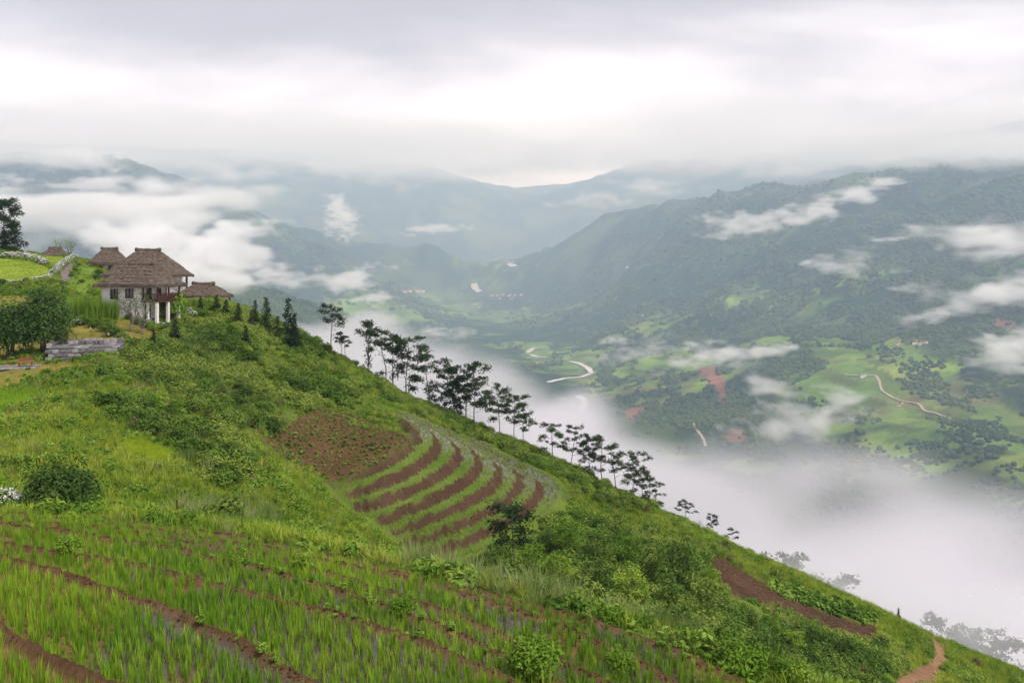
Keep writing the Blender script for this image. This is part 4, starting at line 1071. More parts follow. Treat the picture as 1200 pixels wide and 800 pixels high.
# conifers on the shoulder below the lodges
CON = [(235, 347, 366, .2, None), (254, 344, 366, .22, None), (265, 350, 376, .22, None), (279, 354, 384, .2, None), (299, 350, 384, .15, 'pale thin conifer half hidden between two dark conifers on the shoulder'), (312, 346, 392, .17, 'dense dark spire conifer on the shoulder below the lodges'),
       (325, 369, 404, .17, 'short dark conifer between the spire conifer and the gappy conifer'), (338, 347, 400, .17, 'tall gappy conifer with open top next to the lowest conifer'), (345, 364, 412, .16, 'dense lowest conifer at the end of the conifer row'), (205, 372, 405, .24, None), (295, 362, 388, .2, None), (180, 386, 412, .24, None), (288, 380, 410, .2, None)]
for q, (px, ty, by, wd, lb_) in enumerate(CON):
    g_ = on_hill(px, by) or ground_at(px, 110); h_ = (HZ - ty) / F * g_[1] - g_[2]
    k = 3 if lb_ and 'gappy' in lb_ else q % 3
    tree_thing('conifer', ('C', k), lambda: conifer(400 + k, 5.0, .19, .55 if k == 3 else 1.0), g_, q * 1.3, (wd / .15 * h_ / 5, wd / .15 * h_ / 5, h_ / 5), lb_ if isinstance(lb_, str) else 'young conifer in the scrub below the thatched lodges', 'conifer', None if isinstance(lb_, str) else 'young conifers below the lodges', 'pine')
# left: tree on the lawn edge, bamboo-like clump, garden trees
def put(px, by, d=None):
    return (on_hill(px, by) or ground_at(px, d or 100)) if d is None else ground_at(px, d)
g_ = ground_at(6, 150); tree_thing('tall_dark_tree', 'tall', lambda: layered_tree(501, 9.0, n=40, lo=.10, spread=.30, pads=(.85, .5), cone=.15, leaf=.42, along=2.0), g_, .4, 1.0 * ((300 - 236) / F * 150 - g_[2]) / 9.0, 'tall dark shaggy tree standing behind the white flower bank', 'tree')
g_ = ground_at(-22, 152); tree_thing('tall_dark_tree', 'tall', None, g_, 2.1, .95 * ((300 - 240) / F * 152 - g_[2]) / 9.0, 'second shaggy tree at the outer edge of the lawn', 'tree')
g_ = put(52, 416); tree_thing('rounded_tree', 'rt1', lambda: round_tree(511, 7.0, (2.9, 2.9, 3.7), 7600, (.32, .15), 4, 80, .02), g_, 0, 1.02, 'large dense rounded tree beside the stone platform', 'tree', leafm='bamboo')
g_ = put(12, 420); tree_thing('rounded_tree', 'rt2', lambda: round_tree(512, 6.0, (2.9, 2.9, 3.2), 6000, (.32, .15), 4, 64, .02), g_, 1, 1.0, 'lower dense rounded tree beside the red bench', 'tree', leafm='bamboo')
g_ = put(-22, 420); tree_thing('rounded_tree', 'rt2', None, g_, 2.6, .95, 'dense rounded tree beyond the red bench at the garden edge', 'tree', leafm='bamboo')
def fan_tree(seed, h=4.0, k=7, leaf=.22, n=260):
    rg = np.random.default_rng(seed); tb = MB(); lb = LB(); tb.tube([(0, 0, -.4), (0, 0, h * .18)], [.12, .1], 6)
    for i in range(k):
        a = 6.283 * i / k + rg.random() * .5; s_ = .45 + .5 * rg.random(); p1 = np.array([math.cos(a) * h * .42 * s_, math.sin(a) * h * .42 * s_, h * (.75 + .25 * rg.random())])
        q = limb(rg, (0, 0, h * .15), p1, h * .06, 5); tb.tube(q, [.07, .05, .035, .02, .008], 5, False)
        for j in (2, 3, 4):
            m_ = n // (k * 3); c = q[j] + rg.normal(size=(m_, 3)) * [.32, .32, .25]; lb.leaves(c, rg.normal(size=c.shape) + [0, 0, .7], leaf * (.6 + .7 * rg.random(m_)), leaf * .45, rg)
    return tb, lb
for px, d, ty, k, lb_, n_ in ((69, 148, 278, 1, 'fan-shaped sparse garden tree in front of the farthest thatched roof', 260), (82, 150, 279, 2, 'sparse leaning garden tree between the farthest roof and the path top', 420),
                              (154, 99, 336, 3, 'thin sparse tree before the white wall of the front lodge', 320), (167, 99, 350, 4, 'small sparse tree at the corner of the front lodge wall', 200), (106, 126, 318, 5, 'young bare-stemmed tree on the green bank above the lodge', 120)):
    g_ = ground_at(px, d); h_ = (HZ - ty) / F * d - g_[2]
    tree_thing('garden_tree', ('fan', k), lambda: fan_tree(520 + k, 4.0, 7, .2, n_), g_, k, h_ / 4.0, lb_, 'tree', leafm='scrub', bark=PALEBARK)
# feathery tall-grass hedges in the garden
def reedbed(seed, n=420, h=1.6, w=1.6, d=.9):
    rg = np.random.default_rng(seed); b = LB(); az = rg.random(n) * 6.283
    base_ = np.c_[(rg.random(n) - .5) * w, (rg.random(n) - .5) * d, np.zeros(n)]; ln_ = .22 * rg.random(n)
    b.strips(base_, np.stack([np.sin(ln_) * np.cos(az), np.sin(ln_) * np.sin(az), np.cos(ln_)], 1), h * (.7 + .3 * rg.random(n)), np.full(n, .04), .2 * rg.random(n), 3)
    return None, b
for q, (px, by, sc_, lb_) in enumerate(((89, 373, 1.2, 'upright feathery grass hedge on the slope above the stone platform'), (122, 375, 1.15, 'upright feathery grass hedge in front of the lodge wall'))):
    tree_thing('grass_hedge', 'rb', lambda: reedbed(540), put(px, by), .3 * q, sc_ * (1.7, 1.2, 1.5)[0], lb_, 'hedge', leafm='fresh', part='blades')
# shrubs by the paddies and in the gully
def shrub(name, key, seed, loc, scale, label, cat='bush', group=None, leafm='hedge', n=1500, r=(1.0, 1.0, .9), leaf=(.22, .1), clumps=16, rz=0, part='foliage'):
    if key not in _cache:
        tb = MB(); rg = np.random.default_rng(seed)
        for i in range(5): tb.tube([(0, 0, -.3), (rg.normal() * .15, rg.normal() * .15, r[2] * .4), (rg.normal() * .4 * r[0], rg.normal() * .4 * r[1], r[2] * .95)], [.04, .03, .01], 4)
        _cache[key] = (tb.mesh('stem', BARK), bush(part, GM[leafm], seed, n, r, leaf, -.5, clumps, .5))
    s_, f_ = _cache[key]; o = obj(name, None, None, loc, rz); o.scale = (scale,) * 3 if not hasattr(scale, '__len__') else scale
    obj('stem', s_, o); obj(part, f_, o); return tag(o, label, cat, group)
g_ = ground_at(70, 37.5); shrub('rounded_bush', 'big', 601, (g_[0], g_[1], g_[2] - .1), (1.75, 1.6, 1.85), 'big dark rounded bush standing at the upper edge of the paddies', n=5200, leaf=(.11, .055), clumps=40)
g_ = ground_at(393, 46); shrub('rounded_bush', 'sm', 602, g_, .75, 'small round bush on the grass bank before the brown plot', leafm='fresh', n=700, leaf=(.2, .09), clumps=10)
for px, by, s_, lb_ in ((626, 790, .5, 'bright leafy bush growing on the bund between flooded beds'), (470, 720, .3, 'small leafy weed bush on the middle bund'), (725, 788, .34, 'low leafy plant at the lower bund end')):
    g_ = on_hill(px, by, 10) or ground_at(px, 16); shrub('leafy_bush', 'lb%d' % int(s_ * 100), int(s_ * 1000), g_, s_, lb_, leafm='fresh', n=1500, r=(1.1, 1.1, .95), leaf=(.19, .09), clumps=18)
g_ = ground_at(1194, 86); shrub('crest_bush', 'sm', 602, g_, 1.0, 'dark bush at the low end of the crest beyond the dirt track', leafm='fresh')
g_ = crest(1053, 1.0); tree_thing('conifer', ('C', 1), None, g_, 0, .3, 'tiny lone conifer on the crest above the cabbage field', 'conifer', leafm='pine')
g_ = ground_at(600, 66); h_ = (300 - 597) / F * 66 - g_[2]
tree_thing('shade_tree', 'shade', lambda: layered_tree(620, 5.0, n=15, lo=.3, spread=.42, pads=(.8, .3), cone=.35, leaf=.32), g_, .5, max(.7, h_ / 5.0), 'dark layered tree standing against the lower corner of the terraces', 'tree')
GUL = [(640, 650, 622), (668, 655, 612), (700, 668, 620), (735, 672, 630), (765, 690, 640), (795, 695, 640), (655, 690, 650), (700, 705, 660), (742, 715, 668), (785, 722, 675), (830, 735, 680), (620, 680, 640), (805, 670, 652), (830, 690, 668), (585, 672, 640),
       (880, 742, 716), (905, 750, 724), (950, 762, 738), (930, 772, 742), (985, 775, 752)]
for q, (px, by, ty) in enumerate(GUL):
    g_ = on_hill(px, by, 30) or ground_at(px, 60); h_ = max(1.2, (HZ - ty) / F * g_[1] - g_[2]); k = q % 5
    low_ = px > 860
    tree_thing('gully_tree', ('G', k), lambda: layered_tree(640 + k, 4.0, n=14, lo=.22, spread=.40, pads=(.62, .3), cone=.3, leaf=.30, along=1.0), g_, q * 1.7, min(h_, 4.6) / 4.0, 'broad-leaved young tree below the furrowed field, above the dirt track' if low_ else 'broad-leaved young tree in the thicket between the paddies and the terraces', 'tree', 'young trees below the furrowed field' if low_ else 'young trees in the gully thicket', 'fresh' if k in (1, 3) else 'scrub')
for q, (px, by, s_) in enumerate(((268, 612, .95), (290, 618, .8), (245, 606, .7), (820, 735, 1.0), (900, 785, .95), (855, 760, .8), (760, 725, .7))):
    g_ = on_hill(px, by, 24) or ground_at(px, 40)
    o = obj('reed_clump', None, None, g_, q * 1.1); o.scale = (s_,) * 3; obj('blades', reed_p[q % 3], o)
    tag(o, 'arching pale reed clump at the upper paddy edge near the brown scrub' if q < 3 else 'arching pale reed clump between the lower paddies and the gully trees', 'reeds', 'reed clumps at the upper paddy edge' if q < 3 else 'reed clumps by the gully')
# white flowering shrubs
FLW = {}
def flower_shrub(loc, s_, label, group, rz=0, k=0, dens_=1.0):
    if k not in FLW:
        rg = np.random.default_rng(700 + k); b = LB()
        for c in shell_pts(46, rg, (.62, .62, .55), .85, 0)[0] + [0, 0, .22]:
            p, nv = shell_pts(14, rg, (.085, .085, .07), .8, -1); b.leaves(p + c, nv + rg.normal(size=nv.shape) * .3, .07, .06, rg)
        FLW[k] = (bush('foliage', GM['hedge'], 700 + k, 420, (.6, .6, .5), (.17, .08), -.4, 10, .5), b.mesh('flowers', GM['petal']))
    o = obj('flowering_shrub', None, None, loc, rz); o.scale = (s_,) * 3; f_ = obj('foliage', FLW[k][0], o); obj('flowers', FLW[k][1], o)
    return tag(o, label, 'flowering shrub', group)
def along(pl, n_): return dense(pl, 1e9) if n_ < 2 else np.array([np.array([np.interp(t_, np.linspace(0, 1, len(pl)), [p[i] for p in pl]) for i in (0, 1)]) for t_ in np.linspace(0, 1, n_)])
for q, (px, py) in enumerate(along([(-10, 335), (25, 332), (50, 328), (60, 325)], 17)): flower_shrub(put(px, py), .8, 'low white flowering shrub edging the foot of the round lawn', 'white shrubs at the lawn foot', q, q % 3)
for q, (px, py) in enumerate(along([(62, 321), (68, 315), (74, 309), (82, 304), (90, 301)], 15)): flower_shrub(put(px, py + 1), 1.05, 'white flowering shrub lining the garden path up to the lodges', 'white shrubs along the garden path', q, q % 3)
for q, (px, py) in enumerate(along([(-5, 301), (15, 301), (30, 302), (42, 305), (52, 309)], 18)): flower_shrub(put(px, py + (q % 2) * 1.5), 1.2, 'white flowering shrub in the bank along the top of the round lawn', 'white shrubs above the lawn', q, q % 3)
for q, (px, py) in enumerate(((136, 360), (143, 362), (148, 364), (158, 373), (166, 376), (174, 379), (182, 382), (189, 384))): flower_shrub(put(px, py), .85, 'white flowering shrub along the foot of the front lodge wall', 'white shrubs along the front lodge', q, q % 3)
for q, (px, py) in enumerate(((213, 362), (220, 366), (226, 371), (224, 380))): flower_shrub(put(px, py), .9, 'white flowering shrub on the slope right below the balcony posts', 'white shrubs below the balcony', q, q % 3)
g_ = ground_at(4, 37); flower_shrub((g_[0], g_[1], g_[2] + .1), 1.35, 'large white flowering shrub beside the big dark bush', None, 0, 1); g_ = ground_at(-16, 37); flower_shrub(g_, 1.3, 'large white flowering shrub beyond the big bush at the paddy edge', None, 1, 2)
for q, (px, py) in enumerate(((98, 381), (112, 384), (124, 388), (133, 393))): shrub('clipped_bush', 'clip', 640, put(px, py), (1.6, 1.2, 1.1), 'olive low bush in the bank above the stone platform', group='olive bushes above the platform', leafm='scrub', n=900, r=(.8, .8, .6), leaf=(.16, .07))
for q, (px, py) in enumerate(((84, 325), (88, 318), (92, 312), (96, 332), (112, 328), (116, 322))): shrub('garden_bush', 'clip2', 641, put(px, py), .6 + .12 * (q > 3) * 3, 'small dark garden bush on the green bank beside the path', group='small bushes on the green bank', leafm='hedge', n=500, r=(.8, .8, .7), leaf=(.18, .08))
shrub('balcony_bush', 'lb50', 500, put(203, 374), (1.5, 1.5, 2.6), 'tall bright leafy bush beside the balcony of the front lodge', leafm='fresh')

for q, (px, py, s_) in enumerate(((122, 366, .8), (131, 369, .7), (152, 375, .75), (160, 380, .8), (170, 384, .85), (179, 388, .9), (196, 388, 1.0), (207, 381, .9))): shrub('lodge_shrub', 'ls%d' % (q % 2), 660 + q % 2, put(px, py), s_, 'leafy green shrub at the foot of the front lodge', group='green shrubs round the front lodge', leafm='fresh' if q % 2 else 'hedge', n=700, r=(.8, .8, .75), leaf=(.15, .07), clumps=10, rz=q)

# ================================================================ lodges, platform, bench, village
m, t, n, l = newmat('thatch')
o_ = n('ShaderNodeOutputMaterial'); b_ = n('ShaderNodeBsdfPrincipled'); b_.inputs['Roughness'].default_value = 1.0; b_.inputs['Specular IOR Level'].default_value = 0.05
ns_ = noise_node(t, 2.2, 6, .75); rr = ramp(t, ns_.outputs['Fac'], [(0.28, (.046, .035, .028)), (0.52, (.118, .090, .070)), (0.75, (.21, .17, .135))]); l(rr.outputs[0], b_.inputs['Base Color'])
nb_ = noise_node(t, 9, 5, .8); bm_ = n('ShaderNodeBump'); bm_.inputs['Strength'].default_value = 1; bm_.inputs['Distance'].default_value = .12; l(nb_.outputs['Fac'], bm_.inputs['Height']); l(bm_.outputs[0], b_.inputs['Normal']); l(b_.outputs[0], o_.inputs['Surface'])
THATCH = m
PLASTER = plain('white_plaster', (.82, .78, .75), (.68, .63, .60), 1.5, .9, .2, 8)
WOOD = plain('dark_wood', (.11, .045, .035), (.06, .028, .022), 4, .6)
REDWOOD = plain('red_wood', (.30, .10, .06), (.18, .06, .04), 4, .6)
GLASS = plain('window_glass', (.05, .055, .06), (.03, .03, .035), 2, .1, spec=.5)
STONE = plain('grey_stone', (.22, .205, .21), (.07, .065, .068), 1.6, .95, .6, 9)
STONE2 = plain('pale_stone', (.33, .31, .31), (.15, .14, .14), 1.2, .95, .5, 9)
TILE = plain('village_roof', (.34, .14, .10), (.22, .10, .08), .2)
def hip_roof(name, parent, w, d, h, over, z, ridge=.45, tiers=5, seed=0, thick=.38):
    """thatched hip roof laid in courses: each course stands a little proud of the one above"""
    rg = np.random.default_rng(seed); mb = MB(); W, D_ = w / 2 + over, d / 2 + over; rw = w / 2 * ridge
    n_ = 14
    for k in range(tiers):
        f0, f1 = k / tiers, min(1, (k + 1) / tiers + .04)
        rings = []
        for f, lift in ((f0, 0), (f0, .16 if k else thick), (f1, .10)):
            a, b = W * (1 - f) + rw * f, D_ * (1 - f) + .18 * f; zz = z + h * f ** .93 + lift
            pts = []
            for (x0, y0), (x1, y1) in (((-a, -b), (a, -b)), ((a, -b), (a, b)), ((a, b), (-a, b)), ((-a, b), (-a, -b))):
                for i in range(n_):
                    t_ = i / n_; cr = .25 * (1 - f) * (1 if i == 0 else 0)
                    pts.append((x0 + (x1 - x0) * t_ + rg.normal() * .035, y0 + (y1 - y0) * t_ + rg.normal() * .035, zz + rg.normal() * .045 - cr * .4))
            rings.append(pts)
        m_ = len(rings[0]); base_ = len(mb.v); vs = [p for r_ in rings for p in r_]
        fs = [(r_ * m_ + i, r_ * m_ + (i + 1) % m_, (r_ + 1) * m_ + (i + 1) % m_, (r_ + 1) * m_ + i) for r_ in range(2) for i in range(m_)]
        if k == 0: fs.append(tuple(range(m_))[::-1])
        if k == tiers - 1: fs.append(tuple(2 * m_ + i for i in range(m_)))
        mb.add(vs, fs)
    r_ = mb.build(name, THATCH, parent)
    # loose straw: a ragged fringe along the eaves and wisps down the slopes
    st = LB(); ns2 = 520; sd_ = rg.integers(0, 4, ns2); f = np.where(np.arange(ns2) < 220, 0.0, rg.random(ns2) ** 1.3 * .92); tt = rg.random(ns2) * 2 - 1
    a, b = W * (1 - f) + rw * f, D_ * (1 - f) + .18 * f
    sx = np.choose(sd_, [tt * a, a, tt * a, -a]); sy = np.choose(sd_, [-b, tt * b, b, tt * b]); sz_ = z + h * f ** .93 + np.where(f == 0, thick * rg.random(ns2), .2)
    ox = np.choose(sd_, [0, 1, 0, -1]); oy = np.choose(sd_, [-1, 0, 1, 0]); dn = np.stack([ox * .7 + rg.normal(size=ns2) * .2, oy * .7 + rg.normal(size=ns2) * .2, np.full(ns2, -.75)], 1)
    dn /= np.linalg.norm(dn, axis=1)[:, None]
    st.strips(np.stack([sx, sy, sz_], 1), dn, .25 + .35 * rg.random(ns2), np.full(ns2, .07), np.zeros(ns2), 1, np.stack([-oy, ox, rg.normal(size=ns2) * .2], 1).astype(float)); obj('loose_straw', st.mesh('loose_straw', THATCH), r_)
    rb = MB(); q = [(-rw - .35 + (2 * rw + .7) * i / 6, rg.normal() * .04, z + h + .16 + rg.normal() * .04 + (.14 if i in (0, 6) else 0)) for i in range(7)]
    rb.tube(q, .27, 7); rb.build('ridge_cap', THATCH, r_, True)
    return r_
def window(parent, c, w_, h_, rz):
    f_ = MB(); M = Matrix.Rotation(rz, 3, 'Z')
    def lo_(x, y, z): return tuple(Vector(c) + M @ Vector((x, y, z)))
    for x, z, sx, sz in ((-w_ / 2, 0, .09, h_), (w_ / 2, 0, .09, h_), (0, h_ / 2, w_ + .09, .09), (0, -h_ / 2, w_ + .13, .09), (0, 0, .06, h_)): f_.box(lo_(x, 0, z), (sx, .14, sz), rz)
    o = f_.build('window', WOOD, parent); MB().box(lo_(0, .03, 0), (w_ - .05, .03, h_ - .05), rz).build('pane', GLASS, o); return o
def lodge(loc, rz, w, d, wall_h, roof_h, label, over=1.0, base=2.5, wins=(), porch=False, seed=0, tiers=5, ridge=.45):
    r_ = obj('thatched_lodge', None, None, loc, rz); tag(r_, label, 'house')
    MB().box((0, 0, (wall_h - base) / 2), (w, d, wall_h + base)).build('wall', PLASTER, r_)
    hip_roof('roof', r_, w + (1.5 if porch else 0), d, roof_h, over, wall_h - .12, ridge, tiers, seed).location.x = .95 if porch else 0
    for x, z, w_, h_ in wins: window(r_, (x, -d / 2 - .03, z), w_, h_, 0)
    return r_
def at_px(px, py, d): return P(px, py, d)
# front lodge with the balcony on posts
D1 = 104.0; s1 = D1 / F
bl_ = P(174, 352, D1)                       # right corner of the wall at floor level
H1 = lodge((P(146, 352, D1)[0], D1 + 2.6, bl_[2]), math.radians(-14), 5.6, 4.6, 1.75, 2.6, 'white walled thatched lodge with dark balcony raised on white posts', .85, 2.6,
           [(-1.0, .75, .95, 1.15), (1.15, .85, 1.0, 1.1)], True, 3, 6, .38)
w2 = MB().box((2.815, -.9, .72), (.06, .95, 1.5)).build('door', WOOD, H1); MB().box((2.86, -.6, .7), (.05, .06, .14)).build('handle', STONE2, w2)
MB().box((2.815, 1.0, .85), (.06, .9, 1.0)).build('shutter', WOOD, H1)
MB().box((3.95, 0, -.09), (2.3, 4.6, .18)).build('balcony_floor', WOOD, H1)
for y in (-2.1, 0.0, 2.1):
    MB().box((4.85, y, -1.45), (.32, .32, 2.55), taper=.94).build('post', PLASTER, H1)
    MB().box((4.95, y, .85), (.15, .15, 1.7)).build('column', WOOD, H1)
for y in (-2.12,):
    MB().box((3.6, y, -1.45), (.26, .26, 2.55)).build('post', PLASTER, H1); MB().box((2.95, y + .02, .85), (.13, .13, 1.7)).build('column', WOOD, H1)
for nm, y0, y1, x0, x1 in (('railing', -2.22, -2.22, 2.9, 5.0), ('railing', -2.22, 2.22, 5.03, 5.03)):
    mb = MB(); ln_ = math.hypot(x1 - x0, y1 - y0); a = math.atan2(y1 - y0, x1 - x0)
    for z in (.16, .82): mb.box(((x0 + x1) / 2, (y0 + y1) / 2, z), (ln_, .08, .08), a)
    rl = mb.build(nm, WOOD, H1)
    bm1 = MB().box((0, 0, 0), (.06, .045, .6)).mesh('baluster', WOOD)
    for i in range(int(ln_ / .17)):
        t_ = (i + .5) / int(ln_ / .17); obj('baluster', bm1, rl, (x0 + (x1 - x0) * t_, y0 + (y1 - y0) * t_, .49))
MB().box((2.75, -1.1, -1.5), (.2, 1.0, 1.9)).build('lower_door', WOOD, H1)
# second lodge uphill behind it
D2 = 121.0; c_ = P(163, 325, D2); H2 = lodge((c_[0], D2 + 3, c_[2] - 1.6), math.radians(-8), 7.6, 5.5, 1.75, 3.7, 'largest stepped thatched roof rising directly behind the front lodge', 1.2, 3.5, [(-1.5, .8, .9, 1.0)], False, 5, 7, .42)
for x, y in ((4.6, -3.2), (4.6, 2.5)): MB().box((x, y, .2), (.22, .22, 3.0)).build('column', WOOD, H2)
D3 = 138.0; c_ = P(118, 314, D3); H3 = lodge((c_[0], D3 + 3, c_[2] - .6), math.radians(5), 3.9, 4.0, 1.3, 2.4, 'small thatched lodge between the garden path top and the largest roof', .75, 2.5, [(-.8, .5, .8, .8), (1.0, .5, .8, .8)], False, 7, 5, .5)
D4 = 122.0; c_ = P(231, 354, D4); H4 = lodge((c_[0], D4 + 2.5, c_[2] - .6), math.radians(-10), 5.0, 4.0, 1.3, 1.8, 'low thatched lodge on the right shoulder half sunk behind scrub', .85, 3.0, [(.6, .55, 1.1, .6)], False, 9, 5, .55)
for y in (-2.2, 2.0): MB().box((3.05, y, .2), (.18, .18, 2.4)).build('column', WOOD, H4)
D5 = 165.0; c_ = P(55, 304, D5); lodge((c_[0], D5 + 3, c_[2] - .5), math.radians(8), 4.0, 4.0, 1.0, 1.7, 'farthest thatched roof peeping over the lawn crest', .7, 2.5, [], False, 11, 5, .4)

# stone platform: wall of blocks round a slab floor
g_ = on_hill(92, 412); D6 = 87.0
pr = obj('stone_platform', None, None, (P(98, 403, D6)[0], D6 + .6, P(98, 404, D6)[2] - .15), math.radians(16)); tag(pr, 'grey weathered stone platform with low block walls on the garden slope', 'platform')
rg = np.random.default_rng(5); blk = []
for k in range(6):
    bm = bmesh.new(); bmesh.ops.create_cube(bm, size=1)
    for v_ in bm.verts: v_.co = Vector((v_.co.x * (.9 + .2 * rg.random()), v_.co.y * (.9 + .15 * rg.random()), v_.co.z * (.9 + .2 * rg.random())))
    bmesh.ops.bevel(bm, geom=bm.edges[:], offset=.09, segments=1, affect='EDGES'); me = bpy.data.meshes.new('stone'); bm.to_mesh(me); bm.free(); me.materials.append(STONE if k % 3 else STONE2); blk.append(me)
def stone(nm, x, y, z, sx, sy, sz, rz=0):
    o = obj(nm, blk[int(rg.integers(6))], pr, (x, y, z), rz); o.scale = (sx, sy, sz); return o
for row in range(3):
    for i in range(11):
        stone('stone', -3.1 + i * .6 + (row % 2) * .25, -1.75 + rg.normal() * .02, -1.05 + row * .36, .6, .5, .37, rg.normal() * .03)
    for i in range(6): stone('stone', 3.5, -1.5 + i * .58, -1.05 + row * .36, .5, .58, .37, rg.normal() * .03)
for i in range(9):
    for j in range(5): stone('paving_slab', -2.75 + i * .72, -1.3 + j * .68, -.02 + rg.normal() * .012, .70, .66, .14, rg.normal() * .02)
for i in range(10): stone('stone', -3.0 + i * .66, 1.85 + rg.normal() * .1, .22 + rg.random() * .1, .64, .45, .5 + .2 * rg.random(), rg.normal() * .1)
for i in range(5): stone('stone', -3.25 + rg.normal() * .08, -1.2 + i * .6, .18, .5, .6, .45, rg.normal() * .1)
for i in range(6): stone('boulder', -1.6 + i * .55 + rg.normal() * .1, .95 + rg.normal() * .2, .25, .5, .5, .4, rg.normal())
LAMP = plain('lamp_shade', (.75, .62, .48), (.62, .5, .4), 2)
for px, by, lb_ in ((60, 397, 'small cream garden lantern at the back corner of the platform near the rounded tree'), (106, 390, 'small cream garden lantern behind the middle of the stone platform'), (127, 396, 'small cream garden lantern at the end corner of the platform below the olive bushes')):
    o = obj('garden_lantern', None, None, put(px, by)); o.scale = (.62,) * 3; tag(o, lb_, 'lantern')
    MB().tube([(0, 0, -.1), (0, 0, .55)], .035, 6).build('post', WOOD, o); MB().tube([(0, 0, .55), (0, 0, .62), (0, 0, .85), (0, 0, .9)], [.09, .12, .11, .04], 8).build('shade', LAMP, o)
# bench on its patch of paving beyond the rounded trees
g_ = put(31, 431); pv = obj('bench_paving', None, None, (g_[0] - 1.1, g_[1], g_[2] + .06), .25); tag(pv, 'grey paved patch under the red bench', 'paving')
pm = blk[1]
for i in range(7):
    for j in range(4): o = obj('paving_slab', blk[(i * 3 + j) % 6], pv, (-2 + i * .62, -.9 + j * .6, -.02)); o.scale = (.6, .58, .16)
bn = obj('garden_bench', None, None, (g_[0], g_[1] - .2, g_[2] + .12), .35); tag(bn, 'small red wooden bench below the rounded trees', 'bench')
for i in range(3): MB().box((0, -.16 + i * .16, .42), (1.2, .14, .05)).build('seat_slat', REDWOOD, bn)
for i in range(2): MB().box((0, .26, .62 + i * .16), (1.2, .04, .12)).build('back_slat', REDWOOD, bn)
for x in (-.52, .52):
    for y, hh in ((-.18, .42), (.24, .85)): MB().box((x, y, hh / 2), (.07, .07, hh)).build('leg', REDWOOD, bn)
# plot borders and posts
for px, by, lb_ in ((207, 605, 'short dark wooden stake at the paddy edge near the brown scrub'),):
    g_ = on_hill(px, by) or ground_at(px, 36); o = obj('wooden_stake', None, None, g_); tag(o, lb_, 'stake'); MB().tube([(0, 0, -.2), (.02, 0, .45), (.0, .02, .75)], [.05, .045, .035], 6).build('shaft', WOOD, o)

# ---------------- villages in the valley
VH = {}
def village_house(px, py, wid, label, group, white=False, rz=0.0):
    x, y, z = on_far(px, py); k = white
    if k not in VH:
        wl = MB().box((0, 0, .15), (1, .6, .5)).mesh('wall', PLASTER)
        rf = MB().add([(-.56, -.36, .4), (.56, -.36, .4), (.56, .36, .4), (-.56, .36, .4), (-.5, 0, .68), (.5, 0, .68)], [(0, 1, 5, 4), (2, 3, 4, 5), (1, 2, 5), (3, 0, 4), (0, 3, 2, 1)]).mesh('roof', STONE2 if white else TILE)
        VH[k] = (wl, rf)
    o = obj('village_house', None, None, (x, y, z), rz); o.scale = (wid, wid * .8, wid * .75); obj('wall', VH[k][0], o); obj('roof', VH[k][1], o); return tag(o, label, 'house', group)
for q, (px, py) in enumerate(((577, 347), (583, 347), (590, 346), (597, 347), (604, 347), (611, 346), (586, 350), (600, 350))): village_house(px, py, 32, 'red roofed house in the village on the low rise above the river', 'village above the river', rz=q * .2)
for q, (px, py) in enumerate(((474, 343), (480, 342), (489, 342), (495, 342))): village_house(px, py, 38, 'red roofed building in the hamlet on the left valley side', 'hamlet on the left valley side', rz=.1 * q)
for px, py, w_, lb_ in ((562, 361, 22, 'tiny pale house below the red roofed village'), (541, 345, 22, 'tiny pale house between the hamlet and the village'), (751, 371, 20, 'tiny white house on the wooded right bank slope'), (736, 314, 26, 'tiny pale house high on the right valley side'), (598, 310, 60, 'white building far up the valley gorge')): village_house(px, py, w_, lb_, None, True)
village_house(1011, 442, 16, 'white house at the top bend of the dirt road', None, True, .3)
for q, (px, py) in enumerate(((1072, 403), (1079, 404), (1086, 402), (1052, 404))): village_house(px, py, 15, 'red roofed farmhouse among trees above the green fields', 'farmhouses above the green fields', rz=.3 * q)
for q, (px, py) in enumerate(((1053, 476), (1057, 473))): village_house(px, py, 9, 'dark little hut beside the bend of the dirt road', 'huts beside the road', rz=.5 * q)

